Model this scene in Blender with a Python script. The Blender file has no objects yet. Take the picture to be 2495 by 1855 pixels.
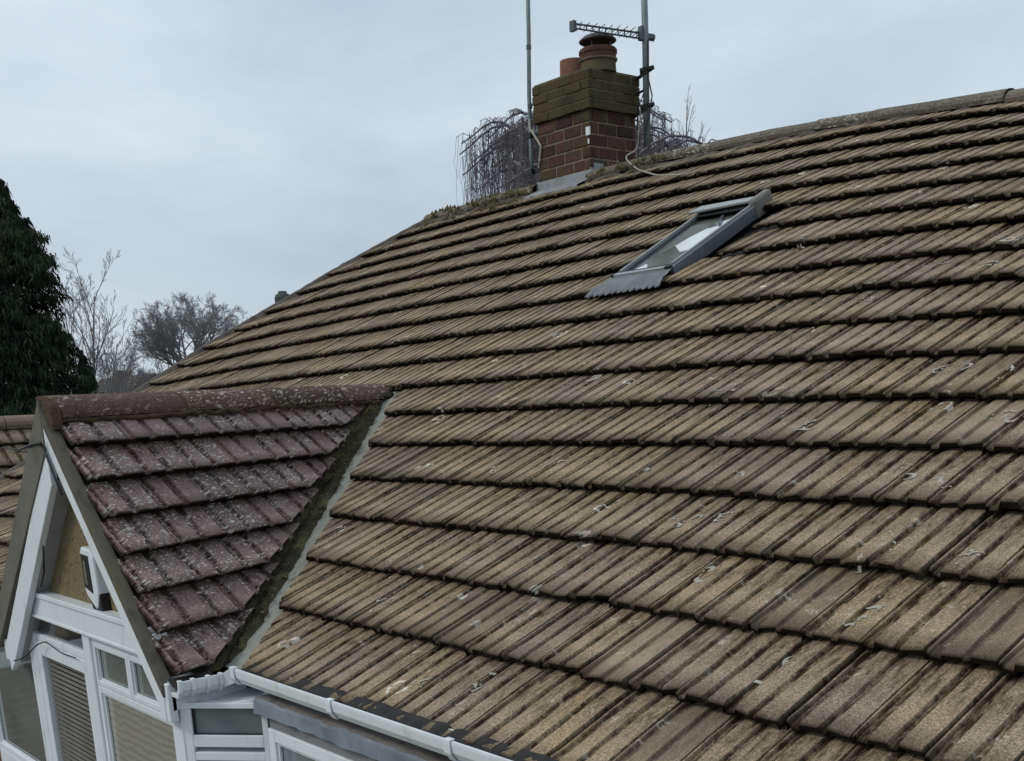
import bpy, math, random
from mathutils import Vector, Matrix
import numpy as np

R = math.radians
U = 0.345                      # metres per roof gauge: the model is laid out in tile gauges
scene = bpy.context.scene
random.seed(7); rng = np.random.default_rng(7)

# ------------------------------------------------------------------ camera
YAW, PITCH, ROLL = 2.458307397947369, -0.253995602482923, -0.04570296763152062
CAM = (22.01452398, -5.66952096, 2.93581165)
cf = Vector((math.cos(PITCH)*math.cos(YAW), math.cos(PITCH)*math.sin(YAW), math.sin(PITCH)))
cr = Vector((math.sin(YAW), -math.cos(YAW), 0)); cu = cr.cross(cf)
r2 = cr*math.cos(ROLL)+cu*math.sin(ROLL); u2 = -cr*math.sin(ROLL)+cu*math.cos(ROLL)
cam_d = bpy.data.cameras.new('camera'); cam = bpy.data.objects.new('camera', cam_d)
scene.collection.objects.link(cam)
cam.matrix_world = Matrix(((r2.x, u2.x, -cf.x, CAM[0]*U), (r2.y, u2.y, -cf.y, CAM[1]*U), (r2.z, u2.z, -cf.z, CAM[2]*U), (0, 0, 0, 1)))
cam_d.sensor_width = 36.0; cam_d.lens = 2747.0/2495*36
cam_d.shift_x = (1247.5-1238.9)/2495; cam_d.shift_y = (1677.2-927.5)/2495
cam_d.clip_start = 0.05; cam_d.clip_end = 3000
scene.camera = cam

# ------------------------------------------------------------------ sky and sun (overcast)
SUN_EL, SUN_AZ = R(42), R(200)
world = bpy.data.worlds.new('World'); scene.world = world; world.use_nodes = True
nt = world.node_tree; nt.nodes.clear()
out = nt.nodes.new('ShaderNodeOutputWorld'); bg = nt.nodes.new('ShaderNodeBackground')
sky = nt.nodes.new('ShaderNodeTexSky'); sky.sky_type = 'NISHITA'; sky.sun_disc = False
sky.sun_elevation = SUN_EL; sky.sun_rotation = SUN_AZ
tc = nt.nodes.new('ShaderNodeTexCoord'); mp = nt.nodes.new('ShaderNodeMapping')
mp.inputs['Scale'].default_value = (1.0, 1.0, 2.6)
n1 = nt.nodes.new('ShaderNodeTexNoise'); n1.inputs['Scale'].default_value = 2.3; n1.inputs['Detail'].default_value = 7; n1.inputs['Roughness'].default_value = 0.58; n1.inputs['Distortion'].default_value = 0.35
rp = nt.nodes.new('ShaderNodeValToRGB')
rp.color_ramp.elements[0].position = 0.30; rp.color_ramp.elements[0].color = (4.9, 5.85, 6.75, 1)
rp.color_ramp.elements[1].position = 0.72; rp.color_ramp.elements[1].color = (7.3, 8.25, 9.0, 1)
sep = nt.nodes.new('ShaderNodeSeparateXYZ')
mr = nt.nodes.new('ShaderNodeMapRange'); mr.inputs['From Min'].default_value = 0.0; mr.inputs['From Max'].default_value = 0.42
mr.inputs['To Min'].default_value = 0.86; mr.inputs['To Max'].default_value = 1.05
vm = nt.nodes.new('ShaderNodeVectorMath'); vm.operation = 'SCALE'
mx = nt.nodes.new('ShaderNodeMixRGB'); mx.inputs['Fac'].default_value = 0.94
L = nt.links.new
L(tc.outputs['Generated'], mp.inputs['Vector']); L(mp.outputs['Vector'], n1.inputs['Vector']); L(n1.outputs['Fac'], rp.inputs['Fac'])
L(tc.outputs['Generated'], sep.inputs[0]); L(sep.outputs['Z'], mr.inputs['Value'])
L(rp.outputs['Color'], vm.inputs[0]); L(mr.outputs['Result'], vm.inputs['Scale'])
L(sky.outputs['Color'], mx.inputs['Color1']); L(vm.outputs['Vector'], mx.inputs['Color2'])
L(mx.outputs['Color'], bg.inputs['Color']); bg.inputs['Strength'].default_value = 0.1
L(bg.outputs['Background'], out.inputs['Surface'])
sun_d = bpy.data.lights.new('sun', 'SUN'); sun_d.energy = 1.1; sun_d.angle = R(16); sun_d.color = (1.0, 0.93, 0.83)
sun = bpy.data.objects.new('sun', sun_d); scene.collection.objects.link(sun)
# sun stands behind the house on the left: soft light across the roof
sdir = Vector((math.sin(SUN_AZ)*math.cos(SUN_EL), math.cos(SUN_AZ)*math.cos(SUN_EL), math.sin(SUN_EL)))
sun.rotation_euler = sdir.to_track_quat('Z', 'Y').to_euler()
scene.view_settings.view_transform = 'Standard'; scene.view_settings.look = 'None'
scene.view_settings.exposure = 0.08; scene.view_settings.gamma = 1.0

# ------------------------------------------------------------------ materials
def mat(name, base=(0.5, 0.5, 0.5), rough=0.8, metal=0.0, spec=0.4):
    m = bpy.data.materials.new(name); m.use_nodes = True
    b = m.node_tree.nodes['Principled BSDF']
    b.inputs['Base Color'].default_value = (*base, 1); b.inputs['Roughness'].default_value = rough
    b.inputs['Metallic'].default_value = metal; b.inputs['Specular IOR Level'].default_value = spec
    return m
class NB:
    """small node builder"""
    def __init__(s, m): s.m = m; s.t = m.node_tree; s.b = s.t.nodes['Principled BSDF']
    def n(s, ty, **kw):
        x = s.t.nodes.new(ty)
        for k, v in kw.items():
            if k in x.inputs: x.inputs[k].default_value = v
            else: setattr(x, k, v)
        return x
    def l(s, a, b): s.t.links.new(a, b)
    def coord(s, kind='Object', scale=(1, 1, 1)):
        if kind == 'attr':
            a = s.n('ShaderNodeAttribute', attribute_name='uvw'); o = a.outputs['Vector']
        else:
            a = s.n('ShaderNodeTexCoord'); o = a.outputs[kind]
        p = s.n('ShaderNodeMapping'); p.inputs['Scale'].default_value = scale
        s.l(o, p.inputs['Vector']); return p.outputs['Vector']
    def noise(s, vec, scale, detail=4, rough=0.55, dist=0.0):
        x = s.n('ShaderNodeTexNoise', Scale=scale, Detail=detail, Roughness=rough, Distortion=dist); s.l(vec, x.inputs['Vector']); return x.outputs['Fac']
    def ramp(s, fac, stops):
        x = s.n('ShaderNodeValToRGB'); e = x.color_ramp.elements
        while len(e) < len(stops): e.new(0.5)
        for i, (p, c) in enumerate(stops):
            e[i].position = p; e[i].color = (*c, 1) if len(c) == 3 else c
        s.l(fac, x.inputs['Fac']); return x.outputs['Color']
    def mask(s, fac, a, b):
        x = s.n('ShaderNodeMapRange'); x.interpolation_type = 'SMOOTHSTEP'
        x.inputs['From Min'].default_value = a; x.inputs['From Max'].default_value = b
        s.l(fac, x.inputs['Value']); return x.outputs['Result']
    def math(s, op, a, b=None, clamp=False):
        x = s.n('ShaderNodeMath', operation=op); x.use_clamp = clamp
        for i, v in enumerate((a, b)):
            if v is None: continue
            if isinstance(v, (int, float)): x.inputs[i].default_value = v
            else: s.l(v, x.inputs[i])
        return x.outputs[0]
    def mix(s, fac, a, b, mode='MIX'):
        x = s.n('ShaderNodeMixRGB', blend_type=mode)
        for k, v in (('Fac', fac), ('Color1', a), ('Color2', b)):
            if isinstance(v, (int, float)): x.inputs[k].default_value = v
            elif isinstance(v, tuple): x.inputs[k].default_value = (*v, 1)
            else: s.l(v, x.inputs[k])
        return x.outputs['Color']
    def bump(s, h, strength=0.3, dist=0.01):
        x = s.n('ShaderNodeBump', Strength=strength, Distance=dist); s.l(h, x.inputs['Height']); s.l(x.outputs['Normal'], s.b.inputs['Normal'])
    def out(s, col): s.l(col, s.b.inputs['Base Color'])

def tile_material(name, ramp_cols, grime, lichen, lich_amt, moss, streak_amt=1.0, fleck=0.0):
    m = mat(name, rough=0.93, spec=0.15); k = NB(m)
    at = k.n('ShaderNodeAttribute', attribute_name='tile'); sp = k.n('ShaderNodeSeparateColor'); k.l(at.outputs['Color'], sp.inputs[0])
    rnd, dirt, edge = sp.outputs[0], sp.outputs[1], sp.outputs[2]
    v = k.coord('attr')
    big = k.noise(v, 0.55, 3)
    tone = k.math('ADD', k.math('MULTIPLY', rnd, 0.30), k.math('MULTIPLY', big, 0.85))
    col = k.ramp(k.math('SUBTRACT', tone, 0.12, True), ramp_cols)
    # sand-faced concrete: fine grain
    g = k.noise(k.coord('attr'), 26, 3, 0.7); g2 = k.noise(k.coord('attr'), 60, 2, 0.8)
    col = k.mix(1.0, col, k.ramp(g, [(0.28, (0.66, 0.66, 0.66)), (0.72, (1.34, 1.34, 1.34))]), 'MULTIPLY')
    col = k.mix(1.0, col, k.ramp(g2, [(0.32, (0.42, 0.42, 0.42)), (0.68, (1.6, 1.6, 1.6))]), 'MULTIPLY')
    # algae running down the tile, mostly in the water channels
    st = k.noise(k.coord('attr', scale=(5.5, 1.3, 1)), 3.4, 6, 0.70, 0.15)
    st = k.mask(st, 0.44, 0.66)
    st2 = k.mask(k.noise(k.coord('attr', scale=(8, 1.5, 1)), 2.4, 5, 0.7), 0.42, 0.62)
    a = k.math('MULTIPLY', st, k.math('ADD', k.math('MULTIPLY', dirt, 0.90), 0.13))
    a = k.math('ADD', a, k.math('MULTIPLY', k.math('MULTIPLY', dirt, k.math('ADD', st2, 0.62)), 0.60))
    a = k.math('MULTIPLY', a, streak_amt, True)
    col = k.mix(a, col, grime)
    odd = k.math('MULTIPLY', k.mask(rnd, 0.86, 0.93), 0.55)
    col = k.mix(odd, col, tuple(x*0.62 for x in ramp_cols[0][1]))
    pale = k.math('MULTIPLY', k.math('SUBTRACT', 1.0, k.mask(rnd, 0.05, 0.14)), 0.45)
    col = k.mix(pale, col, tuple(x*1.22 for x in ramp_cols[1][1]))
    # dark speckle and ochre stains
    spk = k.math('MULTIPLY', k.mask(k.noise(k.coord('attr'), 17, 4, 0.8), 0.56, 0.70), 0.55)
    col = k.mix(spk, col, tuple(x*1.8 for x in grime))
    och = k.math('MULTIPLY', k.mask(k.noise(k.coord('attr', scale=(1.6, 0.7, 1)), 2.6, 5, 0.7), 0.58, 0.72), 0.30)
    col = k.mix(och, col, tuple(x*y for x, y in zip(ramp_cols[-1][1], (1.0, 0.88, 0.65))))
    # moss stain with its own outline
    ms = k.mask(k.noise(v, 1.1, 6, 0.65), 0.52, 0.70)
    col = k.mix(k.math('MULTIPLY', ms, 0.32), col, moss)
    # lichen flecks
    if fleck > 0:
        for sc, th, amt in ((12, 0.24, 0.8), (24, 0.28, 0.75), (7, 0.17, 0.85), (4.2, 0.10, 0.8)):
            vo = k.n('ShaderNodeTexVoronoi', Scale=sc); vo.inputs['Randomness'].default_value = 1.0
            dist = k.n('ShaderNodeTexNoise', Scale=sc*1.7, Detail=2.0)
            vadd = k.n('ShaderNodeVectorMath', operation='MULTIPLY_ADD'); vadd.inputs[1].default_value = (0.05, 0.05, 0.05)
            k.l(v, dist.inputs['Vector']); k.l(dist.outputs['Color'], vadd.inputs[0]); k.l(v, vadd.inputs[2]); k.l(vadd.outputs[0], vo.inputs['Vector'])
            s1 = k.math('SUBTRACT', 1.0, k.mask(vo.outputs['Distance'], th, th+0.10))
            zone = k.mask(k.math('ADD', k.noise(v, 1.6, 4, 0.7), k.math('MULTIPLY', k.math('SUBTRACT', rnd, 0.5), 0.22)), 0.52-fleck*0.12, 0.68-fleck*0.10)
            sc2 = k.n('ShaderNodeSeparateColor'); k.l(vo.outputs['Color'], sc2.inputs[0])
            keep = k.mask(sc2.outputs[0], 0.36, 0.5)
            col = k.mix(k.math('MULTIPLY', k.math('MULTIPLY', s1, keep), k.math('MULTIPLY', k.math('ADD', k.math('MULTIPLY', zone, 1.1), 0.26), amt), True), col, lichen)
    # pale lichen crescents
    vo = k.n('ShaderNodeTexVoronoi', Scale=1.25); vo.inputs['Randomness'].default_value = 1.0
    dn = k.n('ShaderNodeTexNoise', Scale=5.5, Detail=4.0); k.l(v, dn.inputs['Vector'])
    vadd = k.n('ShaderNodeVectorMath', operation='MULTIPLY_ADD'); vadd.inputs[1].default_value = (0.22, 0.22, 0.22)
    k.l(dn.outputs['Color'], vadd.inputs[0]); k.l(v, vadd.inputs[2]); k.l(vadd.outputs[0], vo.inputs['Vector'])
    ring = k.math('MULTIPLY', k.mask(vo.outputs['Distance'], 0.10, 0.12), k.math('SUBTRACT', 1.0, k.mask(vo.outputs['Distance'], 0.14, 0.165)))
    sc3 = k.n('ShaderNodeSeparateColor'); k.l(vo.outputs['Color'], sc3.inputs[0])
    ring = k.math('MULTIPLY', ring, k.mask(sc3.outputs[1], 0.40, 0.46))
    ring = k.math('MULTIPLY', ring, k.mask(k.noise(v, 3.0, 3, 0.6), 0.44, 0.50))
    sm = k.n('ShaderNodeTexVoronoi', Scale=4.2); k.l(vadd.outputs[0], sm.inputs['Vector'])
    sc4 = k.n('ShaderNodeSeparateColor'); k.l(sm.outputs['Color'], sc4.inputs[0])
    spots = k.math('MULTIPLY', k.math('SUBTRACT', 1.0, k.mask(sm.outputs['Distance'], 0.07, 0.15)), k.mask(sc4.outputs[2], 0.80, 0.88))
    fuzz = k.math('MULTIPLY', k.mask(k.noise(v, 8.5, 5, 0.75, 0.6), 0.55, 0.66), k.mask(k.noise(v, 1.9, 3), 0.50, 0.62))
    ring = k.math('ADD', k.math('ADD', ring, k.math('MULTIPLY', spots, 0.7)), k.math('MULTIPLY', fuzz, 0.55), True)
    col = k.mix(k.math('MULTIPLY', ring, lich_amt), col, lichen)
    # dirty tile noses and joints, with the laps' shade painted in near black
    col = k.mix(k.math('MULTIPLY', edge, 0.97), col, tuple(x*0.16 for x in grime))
    k.out(col)
    k.bump(k.math('ADD', g, k.math('MULTIPLY', g2, 0.6)), 0.55, 0.004)
    return m

M = {}
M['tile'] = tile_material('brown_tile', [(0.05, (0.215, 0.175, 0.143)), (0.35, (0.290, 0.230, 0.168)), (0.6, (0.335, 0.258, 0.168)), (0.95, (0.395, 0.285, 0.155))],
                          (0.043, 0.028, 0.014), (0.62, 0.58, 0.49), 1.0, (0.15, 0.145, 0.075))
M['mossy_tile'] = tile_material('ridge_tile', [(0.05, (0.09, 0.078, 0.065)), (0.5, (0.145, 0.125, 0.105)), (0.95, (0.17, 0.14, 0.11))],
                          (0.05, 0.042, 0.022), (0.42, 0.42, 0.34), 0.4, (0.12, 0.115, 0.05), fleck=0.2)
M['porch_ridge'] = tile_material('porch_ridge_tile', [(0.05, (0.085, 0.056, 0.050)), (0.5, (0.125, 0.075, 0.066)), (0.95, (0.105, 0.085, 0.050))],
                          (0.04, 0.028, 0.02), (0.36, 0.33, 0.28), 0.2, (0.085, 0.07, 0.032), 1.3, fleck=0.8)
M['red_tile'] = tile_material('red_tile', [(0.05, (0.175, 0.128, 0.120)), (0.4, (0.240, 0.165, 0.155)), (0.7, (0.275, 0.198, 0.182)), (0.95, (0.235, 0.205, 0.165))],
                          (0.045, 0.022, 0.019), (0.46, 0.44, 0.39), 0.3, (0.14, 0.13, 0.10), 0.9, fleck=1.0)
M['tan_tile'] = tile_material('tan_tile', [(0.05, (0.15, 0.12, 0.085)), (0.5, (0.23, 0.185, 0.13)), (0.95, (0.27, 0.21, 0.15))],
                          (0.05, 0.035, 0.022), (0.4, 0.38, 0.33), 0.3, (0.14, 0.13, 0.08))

def noisy(name, c1, c2, scale=6, rough=0.8, spec=0.3, metal=0.0, bump=0.2, bd=0.004, c3=None, detail=6):
    m = mat(name, rough=rough, spec=spec, metal=metal); k = NB(m)
    f = k.noise(k.coord('Object'), scale, detail, 0.65)
    st = [(0.3, c1), (0.7, c2)] if c3 is None else [(0.28, c1), (0.5, c2), (0.72, c3)]
    k.out(k.ramp(f, st))
    if bump: k.bump(k.noise(k.coord('Object'), scale*6, 4), bump, bd)
    return m
def upvc(name, base):
    """white plastic with a film of grime and rain streaks"""
    m = mat(name, rough=0.42, spec=0.45); k = NB(m)
    f = k.noise(k.coord('Object', scale=(1, 1, 0.35)), 9, 6, 0.7); g = k.noise(k.coord('Object'), 2.2, 3)
    d = k.math('MULTIPLY', k.mask(f, 0.50, 0.78), 0.55)
    col = k.mix(d, base, tuple(x*y for x, y in zip(base, (0.55, 0.55, 0.47))))
    col = k.mix(k.math('MULTIPLY', k.mask(g, 0.45, 0.75), 0.25), col, tuple(x*0.72 for x in base))
    k.out(col); return m
M['upvc'] = upvc('white_plastic', (0.70, 0.73, 0.76))
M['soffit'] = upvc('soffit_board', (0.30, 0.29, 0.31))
M['gutter'] = upvc('gutter_plastic', (0.70, 0.73, 0.75))
M['debris'] = noisy('gutter_debris', (0.012, 0.012, 0.014), (0.03, 0.028, 0.026), 20)
M['lead'] = noisy('lead_sheet', (0.155, 0.165, 0.175), (0.25, 0.26, 0.27), 7, 0.6, 0.4, 0.0, 0.25, c3=(0.19, 0.20, 0.20))
M['lead_dark'] = noisy('apron_lead', (0.10, 0.108, 0.12), (0.19, 0.20, 0.21), 6, 0.6, 0.4, 0.0, 0.3)
M['valley'] = noisy('valley_lining', (0.07, 0.072, 0.055), (0.26, 0.265, 0.235), 9, 0.85, 0.2, bump=0.7, c3=(0.20, 0.205, 0.18))
M['mortar'] = noisy('mossy_mortar', (0.022, 0.02, 0.013), (0.055, 0.048, 0.032), 9, 0.95, 0.1, bump=0.9, bd=0.012, c3=(0.13, 0.12, 0.055))
M['mortar_red'] = noisy('porch_mortar', (0.035, 0.025, 0.018), (0.085, 0.06, 0.045), 9, 0.95, 0.1, bump=0.8, bd=0.01, c3=(0.10, 0.085, 0.045))
M['verge_mortar'] = noisy('verge_mortar', (0.07, 0.062, 0.056), (0.14, 0.122, 0.108), 8, 0.95, 0.1, bump=0.8, bd=0.01)
M['verge_dark'] = noisy('verge_tile_edge', (0.045, 0.040, 0.034), (0.105, 0.095, 0.08), 7, 0.9, 0.2, bump=0.6, c3=(0.10, 0.095, 0.055))
M['undercloak'] = noisy('undercloak_board', (0.085, 0.082, 0.062), (0.145, 0.142, 0.125), 4, 0.9, 0.2, bump=0.4, c3=(0.12, 0.115, 0.06))
M['velux'] = noisy('skylight_metal', (0.12, 0.132, 0.15), (0.18, 0.195, 0.215), 3, 0.42, 0.5, 0.35, 0.05)
M['velux_light'] = noisy('skylight_cover', (0.26, 0.275, 0.27), (0.35, 0.36, 0.35), 4, 0.4, 0.5, 0.2, 0.05)
M['velux_dark'] = mat('skylight_gasket_shade', (0.012, 0.015, 0.017), 0.6)  # gasket black, shared by the painted shade under the hood
M['velux_beige'] = noisy('skylight_cap', (0.15, 0.145, 0.125), (0.21, 0.20, 0.18), 5, 0.6)
M['blind_grey'] = noisy('skylight_blind', (0.07, 0.075, 0.06), (0.095, 0.10, 0.085), 5, 0.8)
M['reflection_white'] = mat('sky_reflection_white', (0.75, 0.77, 0.8), 0.8)
M['render'] = noisy('pebble_dash', (0.085, 0.065, 0.028), (0.30, 0.25, 0.15), 55, 0.95, 0.1, bump=1.0, bd=0.01, c3=(0.21, 0.165, 0.085), detail=3)
M['iron'] = mat('black_plastic', (0.012, 0.012, 0.013), 0.5)
M['steel'] = noisy('galvanised_steel', (0.115, 0.145, 0.155), (0.21, 0.25, 0.26), 12, 0.55, 0.5, 0.3, 0.1)
M['steel_dark'] = noisy('dull_steel', (0.05, 0.065, 0.075), (0.10, 0.125, 0.135), 9, 0.5, 0.5, 0.3, 0.1)
M['terracotta'] = noisy('terracotta', (0.165, 0.082, 0.062), (0.245, 0.125, 0.095), 6, 0.85, 0.2, bump=0.2)
M['cowl'] = noisy('cowl_metal', (0.045, 0.033, 0.04), (0.085, 0.062, 0.068), 5, 0.55, 0.4, 0.2, 0.1)
M['pot_dark'] = noisy('sooty_terracotta', (0.065, 0.032, 0.026), (0.12, 0.062, 0.048), 8, 0.8, 0.2)
M['stone_pot'] = noisy('mossy_pot', (0.075, 0.068, 0.035), (0.13, 0.105, 0.062), 6, 0.9, 0.1)
M['cream_cable'] = mat('cream_cable', (0.34, 0.32, 0.27), 0.6)
M['wood'] = mat('bark', (0.07, 0.06, 0.055), 0.9)
M['grey_wall'] = noisy('grey_render', (0.16, 0.165, 0.17), (0.24, 0.245, 0.25), 3, 0.9)
M['stone_slab'] = noisy('weathered_slab', (0.09, 0.078, 0.072), (0.25, 0.23, 0.215), 6, 0.85, 0.2, bump=0.6, bd=0.006, c3=(0.21, 0.20, 0.20))
M['slab_side'] = noisy('weathered_slab_side', (0.12, 0.14, 0.17), (0.24, 0.27, 0.31), 4, 0.85, 0.2, bump=0.3)

def brick_material(name, mossy):
    m = mat(name, rough=0.92, spec=0.15); k = NB(m)
    at = k.n('ShaderNodeAttribute', attribute_name='tile'); sp = k.n('ShaderNodeSeparateColor'); k.l(at.outputs['Color'], sp.inputs[0])
    v = k.coord('Object')
    col = k.ramp(sp.outputs[0], [(0.0, (0.045, 0.027, 0.025)), (0.45, (0.078, 0.036, 0.033)), (0.8, (0.098, 0.050, 0.043)), (1.0, (0.07, 0.06, 0.048))])
    f = k.noise(v, 28, 4, 0.7)
    col = k.mix(1.0, col, k.ramp(f, [(0.3, (0.6, 0.6, 0.6)), (0.7, (1.35, 1.35, 1.35))]), 'MULTIPLY')
    lo = k.mask(k.noise(v, 3.2, 5, 0.6), 0.58-0.42*mossy, 0.78-0.42*mossy)
    col = k.mix(k.math('MULTIPLY', lo, 0.78), col, k.ramp(k.noise(v, 5, 4), [(0.3, (0.040, 0.037, 0.024)), (0.55, (0.066, 0.063, 0.028)), (0.8, (0.075, 0.062, 0.048))]))
    k.out(col); k.bump(f, 0.6, 0.006); return m
M['brick'] = brick_material('chimney_brick', 0.30)
M['brick_cap'] = brick_material('mossy_brick', 0.9)
M['joint'] = noisy('brick_joint', (0.06, 0.052, 0.038), (0.21, 0.175, 0.14), 5, 0.95, 0.1, bump=0.4, c3=(0.10, 0.095, 0.055))
M['joint_moss'] = noisy('mossy_joint', (0.085, 0.080, 0.045), (0.15, 0.14, 0.085), 8, 0.95, 0.1, bump=0.4)
def wall_brick():
    m = mat('house_brick', rough=0.9, spec=0.2); k = NB(m)
    sp = k.n('ShaderNodeSeparateXYZ'); k.l(k.coord('Object'), sp.inputs[0]); cb_ = k.n('ShaderNodeCombineXYZ')
    k.l(k.math('ADD', sp.outputs[0], sp.outputs[1]), cb_.inputs[0]); k.l(sp.outputs[2], cb_.inputs[1])
    b = k.n('ShaderNodeTexBrick', Scale=1.0); b.inputs['Brick Width'].default_value = 0.225; b.inputs['Row Height'].default_value = 0.075; b.inputs['Mortar Size'].default_value = 0.006
    b.inputs['Color1'].default_value = (0.19, 0.10, 0.07, 1); b.inputs['Color2'].default_value = (0.12, 0.065, 0.05, 1); b.inputs['Mortar'].default_value = (0.24, 0.22, 0.19, 1)
    k.l(cb_.outputs[0], b.inputs['Vector']); k.out(k.mix(1.0, b.outputs['Color'], k.ramp(k.noise(k.coord('Object'), 9, 5), [(0.3, (0.75, 0.75, 0.75)), (0.7, (1.25, 1.25, 1.25))]), 'MULTIPLY'))
    k.bump(b.outputs['Fac'], -0.4, 0.004); return m
M['brick_wall'] = wall_brick()

def glass_mat(name, base, rough=0.06, wav=0.0):
    m = mat(name, base, rough, 0.0, 0.9); k = NB(m)
    v = k.coord('Object')
    col = k.ramp(k.noise(v, 1.6, 4, 0.6), [(0.3, tuple(x*0.75 for x in base)), (0.7, tuple(x*1.25 for x in base))])
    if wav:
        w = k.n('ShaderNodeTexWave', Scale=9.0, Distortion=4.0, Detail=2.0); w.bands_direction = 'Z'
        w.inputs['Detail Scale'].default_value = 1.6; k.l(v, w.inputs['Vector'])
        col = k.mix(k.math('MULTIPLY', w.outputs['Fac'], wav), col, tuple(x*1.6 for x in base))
    k.out(col)
    k.b.inputs['Coat Weight'].default_value = 0.5; k.b.inputs['Coat Roughness'].default_value = 0.03
    return m
M['pane'] = glass_mat('window_glass', (0.17, 0.19, 0.175))
M['pane_reflection'] = glass_mat('painted_reflection_glass', (0.25, 0.245, 0.205), 0.15, 0.6)  # wavy bands paint reflected paving into the glass colour
M['pane_dark'] = glass_mat('dark_glass', (0.018, 0.02, 0.02))
M['pane_blue'] = glass_mat('pale_glass', (0.15, 0.175, 0.18))
def see_glass(name):
    m = bpy.data.materials.new(name); m.use_nodes = True; t = m.node_tree; t.nodes.clear()
    o = t.nodes.new('ShaderNodeOutputMaterial'); mxs = t.nodes.new('ShaderNodeMixShader'); tr = t.nodes.new('ShaderNodeBsdfTransparent')
    gl = t.nodes.new('ShaderNodeBsdfGlossy'); gl.inputs['Roughness'].default_value = 0.08; fr = t.nodes.new('ShaderNodeFresnel'); fr.inputs['IOR'].default_value = 1.16
    tr.inputs['Color'].default_value = (0.96, 0.98, 0.97, 1)
    t.links.new(fr.outputs[0], mxs.inputs[0]); t.links.new(tr.outputs[0], mxs.inputs[1]); t.links.new(gl.outputs[0], mxs.inputs[2]); t.links.new(mxs.outputs[0], o.inputs['Surface'])
    return m
M['clear'] = see_glass('clear_glass')

# ------------------------------------------------------------------ mesh helpers (input in gauges, output in metres)
class MB:
    def __init__(s): s.v = []; s.f = []; s.col = []; s.uv = []; s.mi = []
    def add(s, verts, faces, col=None, uv=None, mi=0):
        o = len(s.v); s.v += [tuple(p) for p in verts]; s.f += [tuple(i+o for i in f) for f in faces]; s.mi += [mi]*len(faces)
        n = len(verts); s.col += (col if isinstance(col, list) else [col or (0.5, 0, 0)]*n); s.uv += (uv if uv else [tuple(p) for p in verts])
    def box(s, lo, hi, mi=0):
        x0, y0, z0 = lo; x1, y1, z1 = hi
        s.add([(x0,y0,z0),(x1,y0,z0),(x1,y1,z0),(x0,y1,z0),(x0,y0,z1),(x1,y0,z1),(x1,y1,z1),(x0,y1,z1)],
              [(0,3,2,1),(4,5,6,7),(0,1,5,4),(1,2,6,5),(2,3,7,6),(3,0,4,7)], [(random.random(), 0, 0)]*8, mi=mi)
    def obox(s, p0, p1, w, h, up=(0, 0, 1)):
        """bar from p0 to p1, w across and h deep along up"""
        p0 = Vector(p0); p1 = Vector(p1); d = (p1-p0).normalized(); upv = Vector(up); sd = d.cross(upv).normalized(); uu = sd.cross(d).normalized()
        vs = []
        for p in (p0, p1):
            for a, b in ((-1, -1), (1, -1), (1, 1), (-1, 1)): vs.append(p+sd*a*w/2+uu*b*h/2)
        s.add(vs, [(0,3,2,1),(4,5,6,7),(0,1,5,4),(1,2,6,5),(2,3,7,6),(3,0,4,7)])
    def prism(s, poly, d):
        """planar polygon swept by vector d"""
        n = len(poly); d = Vector(d); a = [Vector(p) for p in poly]; b = [p+d for p in a]
        s.add(a+b, [tuple(range(n-1, -1, -1)), tuple(range(n, 2*n))]+[(i, (i+1) % n, (i+1) % n+n, i+n) for i in range(n)])
    def tube(s, pts, rad, seg=8, cap=True):
        pts = [Vector(p) for p in pts]; rs = rad if isinstance(rad, (list, tuple)) else [rad]*len(pts)
        ref = Vector((0, 0, 1)); rings = []; vs = []
        for i, p in enumerate(pts):
            d = (pts[min(i+1, len(pts)-1)]-pts[max(i-1, 0)]).normalized()
            if abs(d.dot(ref)) > 0.95: r = Vector((1, 0, 0))
            else: r = ref
            a = d.cross(r).normalized(); b = a.cross(d).normalized()
            for j in range(seg):
                t = 2*math.pi*j/seg; vs.append(p+(a*math.cos(t)+b*math.sin(t))*rs[i])
        fs = [(i*seg+j, i*seg+(j+1) % seg, (i+1)*seg+(j+1) % seg, (i+1)*seg+j) for i in range(len(pts)-1) for j in range(seg)]
        if cap: fs += [tuple(range(seg-1, -1, -1)), tuple(range((len(pts)-1)*seg, len(pts)*seg))]
        s.add(vs, fs)
    def lathe(s, prof, c, seg=32):
        vs = [(c[0]+r*math.cos(2*math.pi*j/seg), c[1]+r*math.sin(2*math.pi*j/seg), c[2]+z) for r, z in prof for j in range(seg)]
        n = len(prof)
        fs = [(i*seg+j, i*seg+(j+1) % seg, (i+1)*seg+(j+1) % seg, (i+1)*seg+j) for i in range(n-1) for j in range(seg)]
        fs += [tuple(range(seg-1, -1, -1)), tuple(range((n-1)*seg, n*seg))]
        s.add(vs, fs)
    def build(s, name, m, parent=None, smooth=False, bevel=0.0, scale=U):
        me = bpy.data.meshes.new(name); me.from_pydata([(x*scale, y*scale, z*scale) for x, y, z in s.v], [], s.f); me.update()
        ms = m if isinstance(m, (list, tuple)) else [m]
        for q in ms: me.materials.append(q)
        if len(ms) > 1: me.polygons.foreach_set('material_index', s.mi)
        a = me.color_attributes.new('tile', 'FLOAT_COLOR', 'POINT'); a.data.foreach_set('color', np.array([(*c, 1.0) for c in s.col], dtype=np.float32).ravel())
        a = me.attributes.new('uvw', 'FLOAT_VECTOR', 'POINT'); a.data.foreach_set('vector', np.array(s.uv, dtype=np.float32).ravel())
        if smooth: me.polygons.foreach_set('use_smooth', [True]*len(me.polygons))
        o = bpy.data.objects.new(name, me); scene.collection.objects.link(o)
        if parent: o.parent = parent
        if bevel:
            b = o.modifiers.new('bevel', 'BEVEL'); b.width = bevel; b.segments = 2; b.limit_method = 'ANGLE'
        return o
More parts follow.
